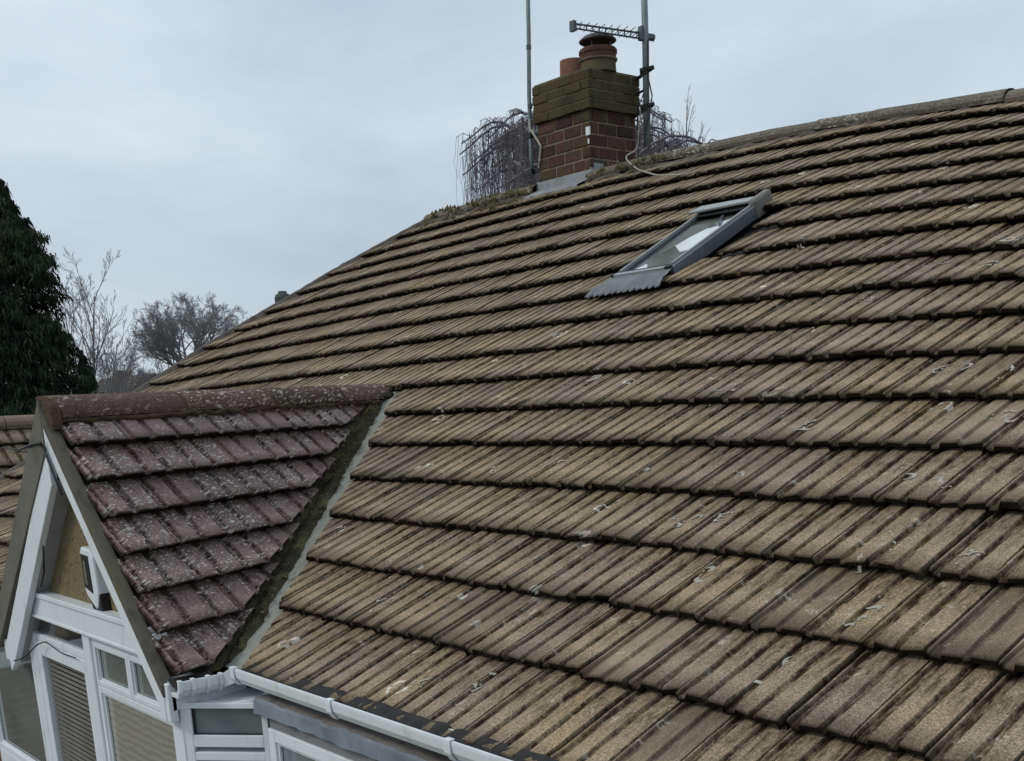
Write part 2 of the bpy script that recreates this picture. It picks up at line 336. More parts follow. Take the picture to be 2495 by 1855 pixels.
def tag(o, label=None, cat=None, group=None, kind=None):
    for k_, v_ in (('label', label), ('category', cat), ('group', group), ('kind', kind)):
        if v_: o[k_] = v_
    return o
def thing(name, label, cat, group=None):
    o = bpy.data.objects.new(name, None); scene.collection.objects.link(o); o.empty_display_size = 0.2
    return tag(o, label, cat, group)

# ------------------------------------------------------------------ main roof surface
PHI = 0.45489811883789477; CS, SN = math.cos(PHI), math.sin(PHI)
HC = [0.032558591097532265, 0.27217198873095266, 0.09408816846843804, -0.21299515341714265, 0.206329697492396, -0.09464871410504919, -0.4338728763666689, -0.046194191272250516, -0.14210493383014486, -0.33080319093573807, -0.2700925990741255, -0.10925082471930372, -0.3904303004622624, -0.18612394161168588]
IJ = [(i, j) for i in range(5) for j in range(4) if i+j <= 4]
def sag(X, n):
    """old roofs are not flat: rafters sag and heave by a few centimetres"""
    X = max(min(X, 19.5-0.46*n), -9.9); nn = max(n, 0.0)
    a = (X-4)/14; b = (nn-9)/9
    return sum(h*a**i*b**j for h, (i, j) in zip(HC, IJ))
NRM = Vector((0, -SN, CS))
def roof(X, n, off=0.0):
    return Vector((X, n*CS, n*SN))+NRM*(sag(X, n)+off)
VERGE, RIDGE_N, XEND = -11.2, 18.0, 29.0
VPTS = [(-7.35, 18.2), (-9.2, 15.4), (-11.05, 11.3), (-11.2, 9.0), (-11.2, -1.0)]      # the old verge is not quite square to the eaves
def verge_x(n):
    for (x0, n0), (x1, n1) in zip(VPTS, VPTS[1:]):
        if n0 >= n >= n1: return x0+(x1-x0)*(n0-n)/(n0-n1)
    return VPTS[0][0] if n > VPTS[0][1] else VPTS[-1][0]

def tiles(mb, surf, cells, W, prof, T=0.115, th=0.05, jit=1.0, uo=0.0):
    """interlocking concrete tiles; surf(a, n, off), cells = list of (a0, k, a1) with a = across"""
    stations = [(0.0, 0), (0.0, 1), (0.035, 1), (0.45, 1), (1.12, 1)]
    for (a0, k, clipw) in cells:
        r0 = random.random(); dz = random.gauss(0, 0.007)*jit; da = random.gauss(0, 0.005)*jit; dn = random.gauss(0, 0.009)*jit; sk = random.gauss(0, 0.007)*jit
        tw = random.gauss(0, 0.006)*jit
        ex = EXTRA.get((round(a0, 2), k), None)
        if surf is roof and k == 0: dn -= 0.13
        if ex: da += ex[0]; dn += ex[1]; sk += ex[2]; dz += ex[3]
        vs = []; cols = []; uvs = []
        # under lip (v=.2), bottom of nose, top of nose, then up the tile
        rows = []
        nz = [random.gauss(0, 0.009)*jit for _ in prof]; nn = [random.gauss(0, 0.010)*jit for _ in prof]
        for ri, (v, kind) in enumerate([(0.25, 'u'), (0.0, 'b'), (-0.012, 't'), (0.02, 't'), (0.3, 't'), (0.72, 't'), (1.10, 't')]):
            row = []
            for pi, (u, h, dr) in enumerate(prof):
                x = a0+u*W+da; vv = v + (dn+sk*u+nn[pi])*(1 if v < 0.5 else 0.0)
                top = T*(1-v)+h+dz+tw*(u-0.5)
                if kind != 't': top = T*(1-v)+min(max(h, 0.0), 0.03)-th+dz
                elif ri == 2: top -= 0.018
                if ri in (2, 3): top += nz[pi]
                row.append(surf(x, k+vv, top))
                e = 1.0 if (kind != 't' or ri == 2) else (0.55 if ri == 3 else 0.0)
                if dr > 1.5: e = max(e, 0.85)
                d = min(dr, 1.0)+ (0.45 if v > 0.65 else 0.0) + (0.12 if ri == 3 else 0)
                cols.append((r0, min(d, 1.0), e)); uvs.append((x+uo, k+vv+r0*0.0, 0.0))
            rows.append(row); vs += row
        n = len(prof)
        fs = [(i*n+j, i*n+j+1, (i+1)*n+j+1, (i+1)*n+j) for i in range(len(rows)-1) for j in range(n-1)]
        fs += [(1*n, 0, 6*n, 5*n, 4*n, 3*n, 2*n), (1*n+n-1, 2*n+n-1, 3*n+n-1, 4*n+n-1, 5*n+n-1, 6*n+n-1, 0*n+n-1)]
        mb.add(vs, fs, cols, uvs)
# profile: (across, height, water channel)
PROF = [(0.0, -0.03, 2), (0.014, -0.03, 2), (0.020, 0.034, 0.3), (0.060, 0.036, 0.1), (0.075, 0.002, 0.9), (0.215, 0.0, 0.95), (0.240, 0.044, 0.05), (0.52, 0.046, 0.0), (0.545, 0.012, 0.7), (0.63, 0.010, 0.8), (0.655, 0.042, 0.05), (0.980, 0.042, 0.0), (0.986, -0.03, 2), (1.0, -0.03, 2)]
TW = 0.545
# a slipped tile, a gap and a few lifted ones, as on the real roof: (shift across, down, skew, lift)
EXTRA = {}
def col_x(i): return VERGE+0.05+i*TW
def near_cell(X, n): return (round(col_x(int((X-VERGE-0.05)//TW)), 2), int(n))
EXTRA[near_cell(15.7, 1.4)] = (0.03, 0.02, 0.05, 0.0)
EXTRA[near_cell(17.1, 1.4)] = (-0.035, 0.0, -0.03, 0.01)
EXTRA[near_cell(14.4, 2.4)] = (0.0, -0.03, 0.09, 0.02)
EXTRA[near_cell(17.1, 3.4)] = (0.0, 0.02, -0.08, 0.03)
EXTRA[near_cell(13.2, 7.3)] = (0.0, -0.03, 0.04, 0.02)

# valley: open lining between the porch roof and the main tiles (X, n)
VAL_R = [(4.60, 7.0), (10.40, 0.0), (10.44, -0.05)]      # cut edge of the main tiles
VAL_L = [(4.30, 7.0), (5.46, 5.62), (6.05, 4.88), (6.96, 3.78), (7.66, 2.93), (8.62, 1.82), (9.12, 1.19), (9.48, 0.81), (9.85, 0.25), (10.0, -0.05)]      # foot of the porch bedding
def lerp_line(pts, n):
    for (x0, n0), (x1, n1) in zip(pts, pts[1:]):
        if n0 >= n >= n1: return x0+(x1-x0)*(n0-n)/(n0-n1)
    return pts[0][0] if n > pts[0][1] else pts[-1][0]
import bmesh
def clip_mesh(o, p, nrm):
    bm = bmesh.new(); bm.from_mesh(o.data)
    bmesh.ops.bisect_plane(bm, geom=bm.verts[:]+bm.edges[:]+bm.faces[:], plane_co=[x*U for x in p], plane_no=nrm, clear_outer=True, dist=1e-5)
    bm.to_mesh(o.data); bm.free()
def join_into(a, others):
    """merge meshes into one object without operators"""
    bm = bmesh.new()
    for o in [a]+others: bm.from_mesh(o.data)
    bm.to_mesh(a.data); bm.free()
    for o in others:
        me = o.data; bpy.data.objects.remove(o); bpy.data.meshes.remove(me)

bung = thing('bungalow', 'brown tiled bungalow with a red tiled porch, skylight and brick chimney', 'house')

main = MB(); cut = MB()
ncol = int((XEND-VERGE)/TW)
cc = []; cv = []
for k in range(18):
    for i in range(ncol):
        a0 = col_x(i)
        if a0 > 21.5-0.30*k+2 or a0+TW < verge_x(k+1.2)-1.2: continue
        xv = lerp_line(VAL_R, k) if k < 7.05 else None
        if 9.3 < k+0.9 < 99 and 7.16-TW*0.9 < a0 < 8.55-TW*0.1 and 10.4 <= k < 13: continue    # under the skylight
        if k < 7:
            x_lo = min(lerp_line(VAL_R, k+1.1), lerp_line(VAL_R, k)); x_hi = max(lerp_line(VAL_R, k), lerp_line(VAL_R, k+1.1))
            if a0+TW*1.02 < x_lo-0.05:
                if a0 < 3.2 and (a0 < 3.2): 
                    if a0+TW < 3.9: cc.append((a0, k, None))
                continue
            if a0 < x_hi+0.3: cv.append((a0, k, None)); continue
        cc.append((a0, k, None))
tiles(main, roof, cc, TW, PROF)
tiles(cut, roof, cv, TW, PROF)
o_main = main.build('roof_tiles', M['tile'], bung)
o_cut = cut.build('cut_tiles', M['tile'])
pa = roof(10.40, 0.0); pb = roof(4.60, 7.0); dv = (pb-pa); dv.z = 0
clip_mesh(o_cut, pa, (-dv.y if False else dv.y*-1, dv.x, 0)) if False else clip_mesh(o_cut, pa, tuple(Vector((-dv.y, dv.x, 0)).normalized()*(-1 if Vector((-dv.y, dv.x, 0)).x > 0 else 1)))
join_into(o_main, [o_cut])
for (xa, na), (xb, nb_) in zip(VPTS[:2], VPTS[1:3]):
    p0_, p1_ = Vector((xa, na*CS, 0)), Vector((xb, nb_*CS, 0)); dv = p1_-p0_; nn_ = Vector((dv.y, -dv.x, 0)).normalized()
    if nn_.x > 0: nn_ = -nn_
    clip_mesh(o_main, p0_, tuple(nn_))

# deck under the tiles, rear slope, far right part of the roof (out of frame)
dk = MB()
xs = [0, -7, -4, -1, 2, 5, 8, 11, 14, 17, 20, 24, XEND]; ns = [0.05, 3, 6, 9, 12, 15, 18]
vs = [roof(x if j_ else verge_x(n)+0.1, n, -0.10) for n in ns for j_, x in enumerate(xs)]; w = len(xs)
dk.add(vs, [(i*w+j, i*w+j+1, (i+1)*w+j+1, (i+1)*w+j) for i in range(len(ns)-1) for j in range(w-1)])
dk.build('roof_deck', M['debris'], bung)
def rear(X, n, off=0.0):
    p = roof(X, 18.0, 0); d = 18.0-n
    return Vector((X, p.y+d*CS, p.z-d*SN))+Vector((0, SN, CS))*off
rb = MB()
rc = [(col_x(i), k, None) for k in range(18) for i in range(0, ncol, 1)]
# rear tiles are wide sheets of the same profile (never in the photo)
for k in range(18):
    xs = [x for x in (VERGE+0.05+j*TW/4 for j in range(ncol*4+1)) if x > verge_x(k+1.0)]
    hs = [0.0, 0.055, 0.02, 0.05]
    a = [rear(x, k-0.0, 0.115+hs[j % 4]) for j, x in enumerate(xs)]; b = [rear(x, k+1.0, hs[j % 4]) for j, x in enumerate(xs)]; c_ = [rear(x, k, -0.02) for x in xs]
    n_ = len(xs); uv = [(x, 18-k, 5.0) for x in xs]
    rb.add(a+b+c_, [(j+1, j, n_+j, n_+j+1) for j in range(n_-1)]+[(j, j+1, 2*n_+j+1, 2*n_+j) for j in range(n_-1)], None, uv+[(x, 19-k, 5.0) for x in xs]+uv)
rb.build('roof_tiles', M['tile'], bung)

# curled pale lichen growths, where the photograph shows them
lc = MB(); LICHEN = [(16.68, 3.22), (16.81, 1.67), (14.5, 5.36), (13.41, 0.45), (14.69, 3.65), (12.78, 6.3), (11.26, 1.56), (9.28, 7.35), (16.07, 6.53), (15.52, 6.65), (16.65, 5.6), (16.18, 4.42), (10.23, 13.36), (14.01, 0.62), (17.42, 3.27), (10.37, 4.3), (11.37, 4.54), (12.91, 4.35), (17.03, 2.4), (13.2, 8.69), (10.69, 10.9), (16.52, 4.31), (8.7, 4.3), (15.1, 2.72), (14.2, 3.33), (14.56, 9.42), (13.74, 9.7), (14.34, 4.3)]
for li, (lx_, ln_) in enumerate(LICHEN):
    sz = random.uniform(0.07, 0.13)*(1.35 if li < 5 else 1.0)
    for part_ in range(random.choice((1, 2, 2, 3))):
        a0_ = random.uniform(0, 6.28); sw_ = random.uniform(1.2, 3.2); cx_, cn_ = lx_+random.gauss(0, 0.05)*part_*1.5, ln_+random.gauss(0, 0.06)*part_*1.5; m_ = 12; vs = []; r_ = sz*random.uniform(0.5, 1.0)
        for i in range(m_+1):
            t = i/m_; a = a0_+sw_*t; rr = r_*(1+0.25*math.sin(t*7+li)); w_ = 0.018*math.sin(math.pi*min(max(t, 0.04), 0.96))*random.uniform(0.6, 1.4)+0.003
            for q_ in (-1, 1):
                x_, n_ = cx_+math.cos(a)*(rr+q_*w_), cn_+math.sin(a)*(rr+q_*w_)*1.1; fr_ = n_-math.floor(n_)
                vs.append(roof(x_, n_, 0.115*(1-fr_)+0.052))
        lc.add(vs, [(2*i, 2*i+1, 2*i+3, 2*i+2) for i in range(m_)])
    for q_ in range(random.randint(3, 8)):
        x_, n_ = lx_+random.gauss(0, 0.11), ln_+random.gauss(0, 0.12); fr_ = n_-math.floor(n_); r_ = random.uniform(0.006, 0.018); p_ = roof(x_, n_, 0.115*(1-fr_)+0.053)
        lc.add([p_+Vector((math.cos(j)*r_, math.sin(j)*r_*CS, math.sin(j)*r_*SN)) for j in (0, 1.1, 2.2, 3.3, 4.3, 5.3)], [(0, 1, 2, 3, 4, 5)])
tag(lc.build('lichen', noisy('pale_lichen', (0.20, 0.185, 0.145), (0.46, 0.44, 0.37), 30, 0.95, 0.05, bump=0.3), bung), kind='stuff')

# ridge
def half_round(mb, p0, p1, r, seg=10, squash=0.8, col=None, overlap=0.0, cone=0.0, start=-0.12, stop=1.12):
    p0 = Vector(p0); p1 = Vector(p1); d = (p1-p0).normalized(); sd = d.cross(Vector((0, 0, 1))).normalized(); up = sd.cross(d)
    vs = []; uv = []
    rows = [(0.0, r-0.05), (0.0, r), (0.35, r+cone*0.3), (0.7, r), (1.0, r+cone)]
    for t, rr in rows:
        p = p0+(p1-p0)*t
        for j in range(seg+1):
            a = math.pi*(start+(stop-start)*j/seg); vs.append(p-sd*math.cos(a)*rr+up*math.sin(a)*rr*squash); uv.append((p.x*0.7+p.y+j*0.02, a*r*1.2, 3.0+p0.x))
    n = seg+1
    fs = [(i*n+j, (i+1)*n+j, (i+1)*n+j+1, i*n+j+1) for i in range(len(rows)-1) for j in range(seg)]
    c = random.random(); mb.add(vs, fs, [(c, 0.25*(j in (0, 1, seg, seg-1)), 0.0) for _ in rows for j in range(n)], uv)
rg = MB(); bed = MB()
def ridge_run(x0, x1, step=1.32):
    n = max(1, round((x1-x0)/step)); st = (x1-x0)/n
    for i in range(n):
        a, b = x0+i*st, x0+(i+1)*st
        pa, pb = roof(a+0.02, 18.0, 0.06+random.gauss(0, 0.012)), roof(b-0.015, 18.0, 0.06+random.gauss(0, 0.012))
        half_round(rg, pa+Vector((0, 0.0, 0)), pb, 0.30+random.gauss(0, 0.006), squash=0.6, cone=0.0)
        # mortar collar in the joint and uneven bedding
        half_round(bed, pb-Vector((0.01, 0, 0.0)), pb+Vector((0.045, 0, 0)), 0.303, squash=0.6)
    m_ = int((x1-x0)/0.16)
    for sgn in (1, -1):
        pts = []
        for i in range(m_+1):
            x = x0+(x1-x0)*i/m_; q = roof(x, 18.0, 0.0)
            pts.append(q+Vector((0, -sgn*(0.34+random.gauss(0, 0.02)), -0.10+random.gauss(0, 0.015))))
        bed.tube(pts, [0.075+random.gauss(0, 0.013) for _ in pts], 6)
for xa_, xb_ in ((-7.35, -2.35), (-0.22, 24.0)):
    rg = MB(); bed = MB(); ridge_run(xa_, xb_)
    o_r = rg.build('ridge', M['mossy_tile'], bung); bed.build('bedding', M['verge_mortar'], o_r)

# moss cushions on the ridge beside the chimney
ms = MB()
for i in range(190):
    if random.random() < 0.8: x = random.uniform(-7.0, -2.4); n = 18-abs(random.gauss(0, 0.35))
    else: x = random.uniform(-0.3, 2.6); n = 17.9-abs(random.gauss(0, 0.30))
    p = roof(x, n, 0.12 if n < 17.5 else 0.22); r = random.uniform(0.02, 0.06)
    for s_ in range(3):
        a = random.uniform(0, 6.28); q = p+Vector((math.cos(a)*r, math.sin(a)*r, random.uniform(0, r*1.3)))
        ms.add([q+Vector((r*.9, 0, 0)), q+Vector((-r*.5, r*.7, 0)), q+Vector((-r*.5, -r*.7, 0)), q+Vector((0, 0, r*1.4)), q-Vector((0, 0, r))], [(0, 1, 3), (1, 2, 3), (2, 0, 3), (1, 0, 4), (2, 1, 4), (0, 2, 4)])
M['moss'] = noisy('moss', (0.06, 0.052, 0.026), (0.135, 0.12, 0.07), 10, 0.95, 0.05, bump=0)
tag(ms.build('moss', M['moss'], bung), kind='stuff')

# verge: mortar and undercloak along the far gable
vg = MB(); m_ = 200; vs = []
for i in range(m_+1):
    n = -0.15+18.35*i/m_; kf = n-math.floor(n); e = random.gauss(0, 0.010); e2 = random.gauss(0, 0.014); x = verge_x(n)
    vs += [roof(x+0.20+e2, n, 0.05+0.10*(1-kf)), roof(x+0.10+e, n, 0.175+e*0.5), roof(x-0.10+e, n, 0.17+e*0.6), roof(x-0.16+e, n, 0.10), roof(x-0.13, n, -0.20), roof(x+0.2, n, -0.2)]
vg.add(vs, [(i*6+j, (i+1)*6+j, (i+1)*6+(j+1) % 6, i*6+(j+1) % 6) for i in range(m_) for j in range(6)])
vg.build('verge', M['verge_mortar'], bung)

# walls
wl = MB(); ez = -0.42; gz = -7.1
gp = []
for n in [0.9/CS+1.9*i for i in range(10)]:
    n = min(n, 17.9); q = roof(verge_x(n), n, -0.2); gp.append((q.x+0.35, q.y, q.z))
gp += [(x, 2*16.17-y, z) for x, y, z in reversed(gp)]
vs = [];
for x, y, z in gp: vs += [(x, y, z), (x, y, gz), (x+0.6, y, gz), (x+0.6, y, z-0.1)]
wl.add(vs, [(i*4+j, (i+1)*4+j, (i+1)*4+(j+1) % 4, i*4+(j+1) % 4) for i in range(len(gp)-1) for j in range(4)])
wl.box((VERGE+0.95, 0.9, gz), (XEND-0.6, 1.4, -0.02)); wl.box((VERGE+0.95, 30.9, gz), (XEND-0.6, 31.4, 0.2))
wl.prism([(XEND-0.6, 0.9, gz), (XEND-0.6, 31.4, gz), (XEND-0.6, 31.4, 0.2), (XEND-0.6, 16.2, 7.2), (XEND-0.6, 0.9, 0.12)], (0.5, 0, 0))
wl.build('wall', M['brick_wall'], bung)
fs_ = MB(); fs_.box((10.7, -0.02, -0.30), (XEND, 0.06, 0.02)); fs_.box((VERGE, -0.02, -0.30), (4.2, 0.06, 0.02))
fs_.box((10.7, 0.06, -0.30), (XEND, 0.9, -0.26)); fs_.box((VERGE, 0.06, -0.30), (4.2, 0.9, -0.26)); fs_.build('fascia', M['upvc'], bung, bevel=0.003)

# vent pipe rising behind the verge
vp = MB(); c0 = (-10.85, 12.75, 0.0)
vp.tube([(c0[0], c0[1], -7.0), (c0[0], c0[1], 6.15)], 0.16, 16)
o_v = vp.build('vent_pipe', M['steel_dark'], bung, smooth=True)
vp = MB(); vp.lathe([(0.18, 5.85), (0.25, 5.95), (0.26, 6.18), (0.22, 6.27), (0.14, 6.31), (0.13, 6.37), (0.05, 6.38)], c0, 20)
vp.build('cowl', noisy('cowl_green', (0.045, 0.058, 0.055), (0.09, 0.11, 0.10), 8), o_v)

# ------------------------------------------------------------------ valley lining and debris line
va = MB(); NS = 44; vs = []
for i in range(NS+1):
    n = 6.95-7.05*i/NS
    xl, xr = lerp_line(VAL_L, n), lerp_line(VAL_R, n)
    vs += [roof(xl-0.25, n, 0.02), roof(xl+0.02, n, 0.035+random.gauss(0, 0.006)), roof(xr+0.06+random.gauss(0, 0.012), n, 0.045+random.gauss(0, 0.006)), roof(xr+0.1, n, -0.06)]
va.add(vs, [(i*4+j, (i+1)*4+j, (i+1)*4+j+1, i*4+j+1) for i in range(NS) for j in range(3)])
va.build('valley_lining', M['valley'], bung)
mo = MB(); vs = []; NS = 90
for i in range(NS+1):
    n = 7.0-7.0*i/NS; t = i/NS
    xl = lerp_line(VAL_L, max(n, 0)); e = random.gauss(0, 0.022)
    E_ = Vector((4.16, 6.05, 3.02)).lerp(Vector((10.02, -0.14, 0.04)), min(1.0, 0.02+0.98*t))
    q = roof(xl, n, 0.0); hz = max(0.10, (E_-q).length)
    vs += [E_+Vector((-0.16, 0, -0.02)), E_+Vector((0.02+e, 0, -0.01+random.gauss(0, 0.012))), q.lerp(E_, 0.55)+NRM*(0.05+random.gauss(0, 0.018)), q.lerp(E_, 0.18)+NRM*(0.05+random.gauss(0, 0.012))+Vector((e, 0, 0)), roof(xl+0.04+e, n, 0.0)]
mo.add(vs, [(i*5+j, (i+1)*5+j, (i+1)*5+j+1, i*5+j+1) for i in range(NS) for j in range(4)])
mo.build('valley_mortar', M['mortar'], bung)
lf = MB()
for i in range(170):
    n = random.uniform(0.1, 6.9) if i % 3 else random.gauss(4.4, 0.5); x = lerp_line(VAL_L, n)+random.gauss(-0.05, 0.09); xo = lerp_line(VAL_L, n)-x; p = roof(x, n, 0.08+max(0, min(0.36, xo*1.0))); r = random.uniform(0.012, 0.04); an = random.uniform(0, 6.28)
    lf.add([p+Vector((math.cos(an+j*1.2566)*r*(1.6 if j == 0 else 1), math.sin(an+j*1.2566)*r, 0.02+random.gauss(0, 0.006)+0.35*math.cos(an+j*1.2566)*r)) for j in range(5)], [(0, 1, 2, 3, 4)])
tag(lf.build('leaf_litter', noisy('dead_leaves', (0.06, 0.05, 0.025), (0.30, 0.27, 0.17), 30, bump=0), bung), kind='stuff')

# ------------------------------------------------------------------ porch roof
PA, PB = Vector((7.45, -0.95, 3.06)), Vector((10.22, -0.95, 0.02))       # front rake, apex and foot
PT, PF = Vector((4.16, 6.05, 3.02)), Vector((10.02, -0.14, 0.04))         # back (valley) edge, top and foot
ROWS = 7.35
pn = (PT-PA).cross(PB-PA).normalized()
if pn.z < 0: pn = -pn
def porch(a, n, off=0.0):
    t = 1-n/ROWS; F = PA+(PB-PA)*t; V = PT+(PF-PT)*t
    return F+(V-F).normalized()*a+pn*off
def porch_len(n):
    t = min(max(1-n/ROWS, 0), 1); return ((PT+(PF-PT)*t)-(PA+(PB-PA)*t)).length
PW = 0.88
PPROF = [(0.0, -0.02, 2), (0.010, -0.02, 2), (0.016, 0.03, 0.2), (0.045, 0.03, 0.2), (0.055, -0.006, 1.0), (0.15, -0.006, 1.0), (0.165, 0.038, 0.05), (0.45, 0.040, 0.0), (0.465, -0.002, 1.0), (0.60, -0.004, 1.0), (0.615, 0.038, 0.05), (0.98, 0.038, 0.0), (0.988, -0.02, 2), (1.0, -0.02, 2)]
pm = MB(); cells = []
for k in range(8):
    kk = k
    for i in range(11):
        a0 = 0.06+i*PW
        if a0 > porch_len(k+0.0)+0.25: continue
        cells.append((a0, kk, None))
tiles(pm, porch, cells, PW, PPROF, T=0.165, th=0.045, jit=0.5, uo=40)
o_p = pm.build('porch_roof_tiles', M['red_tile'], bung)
dvv = PF-PT; dvv.z = 0; nn_ = Vector((dvv.y, -dvv.x, 0)).normalized()
cen = (PA+PB)/2-PT
if nn_.dot(cen) > 0: nn_ = -nn_
clip_mesh(o_p, PT-nn_*0.01, tuple(nn_))
dh_ = (PT-PA).normalized(); dh_.z = 0; hn = Vector((-dh_.y, dh_.x, 0)).normalized()
if hn.x > 0: hn = -hn
clip_mesh(o_p, PA-hn*0.13, tuple(hn))
clip_mesh(o_p, PA+Vector((0, 0, 0.06)), tuple(((PA-PB).normalized()+Vector((0, 0, 0))).normalized())) if False else None
# left slope (faces away)
QB, QF = Vector((4.05, -0.95, -0.10)), Vector((3.7, 0.1, 0.05))
qm = MB(); qn = (QB-PA).cross(PT-PA).normalized(); qn = qn if qn.z > 0 else -qn
for k in range(7):
    t0, t1 = 0.14+0.86*k/7, 0.14+0.86*(k+1)/7
    def ed(t): return PA+(QB-PA)*t, PT+(QF-PT)*t
    a0, b0 = ed(t0); a1, b1 = ed(t1); m2 = 40
    A_ = [a0+(b0-a0)*j/m2+qn*(0.0+0.04*(j % 4 in (1, 2))) for j in range(m2+1)]; B_ = [a1+(b1-a1)*j/m2+qn*(0.085+0.04*(j % 4 in (1, 2))) for j in range(m2+1)]; C_ = [a1+(b1-a1)*j/m2-qn*0.01 for j in range(m2+1)]
    n_ = m2+1
    qm.add(A_+B_+C_, [(j, n_+j, n_+j+1, j+1) for j in range(m2)]+[(n_+j, 2*n_+j, 2*n_+j+1, n_+j+1) for j in range(m2)], [(0.5, 0.2, 0)]*(3*n_))
qm.build('porch_roof_tiles', M['red_tile'], bung)
# deck below the right slope
pd = MB(); pd.add([PA-pn*0.06, PB-pn*0.06, PF-pn*0.06, PT-pn*0.06, PA-pn*0.12, PB-pn*0.12, PF-pn*0.12, PT-pn*0.12], [(0, 1, 2, 3), (7, 6, 5, 4), (0, 4, 5, 1), (1, 5, 6, 2)]); pd.build('porch_roof_deck', M['mortar'], bung)
# porch ridge
pr = MB(); pbd = MB()
pts = [0.0, 0.29, 0.55, 0.80, 1.0]
E0, E1 = PA+Vector((0, 0.0, -0.135)), PT+Vector((-0.0, 0.05, -0.03))
for a, b in zip(pts, pts[1:]):
    half_round(pr, E0+(E1-E0)*a, E0+(E1-E0)*(b-0.004), 0.32, seg=14, squash=0.80, start=0.40, stop=1.02)
    if b < 1: half_round(pbd, E0+(E1-E0)*(b-0.006), E0+(E1-E0)*(b+0.004), 0.322, seg=14, squash=0.80, start=0.40, stop=1.02)
o_pr = pr.build('porch_ridge', M['porch_ridge'], bung)
for sgn in (1, -1):
    if sgn < 0: continue
    sd = (E1-E0).normalized().cross(Vector((0, 0, 1))).normalized(); q = []
    for i in range(61):
        q.append(E0+(E1-E0)*i/60+sd*sgn*(0.29+random.gauss(0, 0.012))+Vector((0, 0, -0.05+random.gauss(0, 0.014))))
    pbd.tube(q, [0.035+random.gauss(0, 0.008) for _ in q], 6)
# mortar plug closing the ridge end at the gable
pbd.prism([E0+Vector((math.cos(a)*0.31, -0.01, math.sin(a)*0.25)) for a in [0.70*math.pi*j/10 for j in range(11)]]+[E0+Vector((-0.22, -0.01, -0.05)), E0+Vector((0.30, -0.01, -0.15))], (0, 0.12, 0))
pbd.build('porch_bedding', M['mortar_red'], o_pr)
# plug where the ridge runs into the main roof
pk = MB(); 
for i in range(40):
    x = 4.15+random.uniform(-0.25, 0.5); n = 6.98+random.uniform(-0.25, 0.15); p = roof(x, n, 0.08); r = random.uniform(0.04, 0.11)
    pk.lathe([(r*0.2, -r*0.5), (r, -r*0.2), (r*0.85, r*0.3), (r*0.2, r*0.55)], p, 7)
pk.build('ridge_end_mortar', M['mortar'], bung)

# verge of the porch gable: undercloak strip, mossy tile edge, bargeboards, soffit
def rake_board(name, outer0, outer1, drop0, drop1, y0, y1, m, parent=bung, bev=0.003):
    b = MB(); b.prism([(outer0[0], y0, outer0[1]), (outer1[0], y0, outer1[1]), (outer1[0], y0, outer1[1]-drop1), (outer0[0], y0, outer0[1]-drop0)], (0, y1-y0, 0))
    return b.build(name, m, parent, bevel=bev)
# right slope
rake_board('verge_strip', (7.45, 3.05), (10.22, 0.01), 0.20, 0.15, -1.00, -0.86, M['verge_dark'])
rake_board('bargeboard', (7.45, 2.84), (10.20, -0.145), 0.27, 0.28, -0.985, -0.89, M['upvc'])
# left slope
rake_board('verge_strip', (7.45, 3.14), (3.98, -0.04), 0.62, 0.42, -1.00, -0.86, M['undercloak'])
b = MB(); b.prism([(7.45, -0.98, 2.62), (4.42, -0.98, -0.55+0.28), (4.42, -0.98, -0.75), (4.62, -0.98, -0.62), (7.45, -0.98, 2.10)], (0, 0.09, 0))
b.build('bargeboard', M['upvc'], bung, bevel=0.003)
b = MB()   # soffit boards closing the overhang
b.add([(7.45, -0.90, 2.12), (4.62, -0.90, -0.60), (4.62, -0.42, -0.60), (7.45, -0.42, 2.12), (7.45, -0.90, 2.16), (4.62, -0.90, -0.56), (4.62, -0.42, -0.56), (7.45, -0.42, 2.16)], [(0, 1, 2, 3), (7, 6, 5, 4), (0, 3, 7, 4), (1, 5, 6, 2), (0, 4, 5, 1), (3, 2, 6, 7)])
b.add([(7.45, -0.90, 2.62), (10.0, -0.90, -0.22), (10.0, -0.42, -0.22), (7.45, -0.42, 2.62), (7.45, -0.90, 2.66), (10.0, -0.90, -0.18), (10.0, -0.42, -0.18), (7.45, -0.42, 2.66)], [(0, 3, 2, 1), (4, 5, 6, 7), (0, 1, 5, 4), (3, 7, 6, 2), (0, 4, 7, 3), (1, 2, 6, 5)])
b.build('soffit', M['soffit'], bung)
b = MB(); b.box((4.1, -0.94, -0.62), (4.42, 0.4, -0.30)); b.build('boxed_eave', M['upvc'], bung, bevel=0.004)
# gable wall
b = MB(); b.prism([(7.45, -0.70, 2.75), (4.9, -0.70, -0.1), (10.05, -0.70, -0.1)], (0, 0.12, 0)); b.build('gable_wall', M['render'], bung)
# tie beam with its sill moulding
b = MB(); b.box((5.2, -0.86, 0.24), (9.78, -0.68, 0.50)); b.box((5.2, -0.885, 0.50), (9.72, -0.68, 0.57)); b.box((5.2, -0.875, 0.19), (9.8, -0.66, 0.24)); b.build('tie_beam', M['upvc'], bung, bevel=0.004)

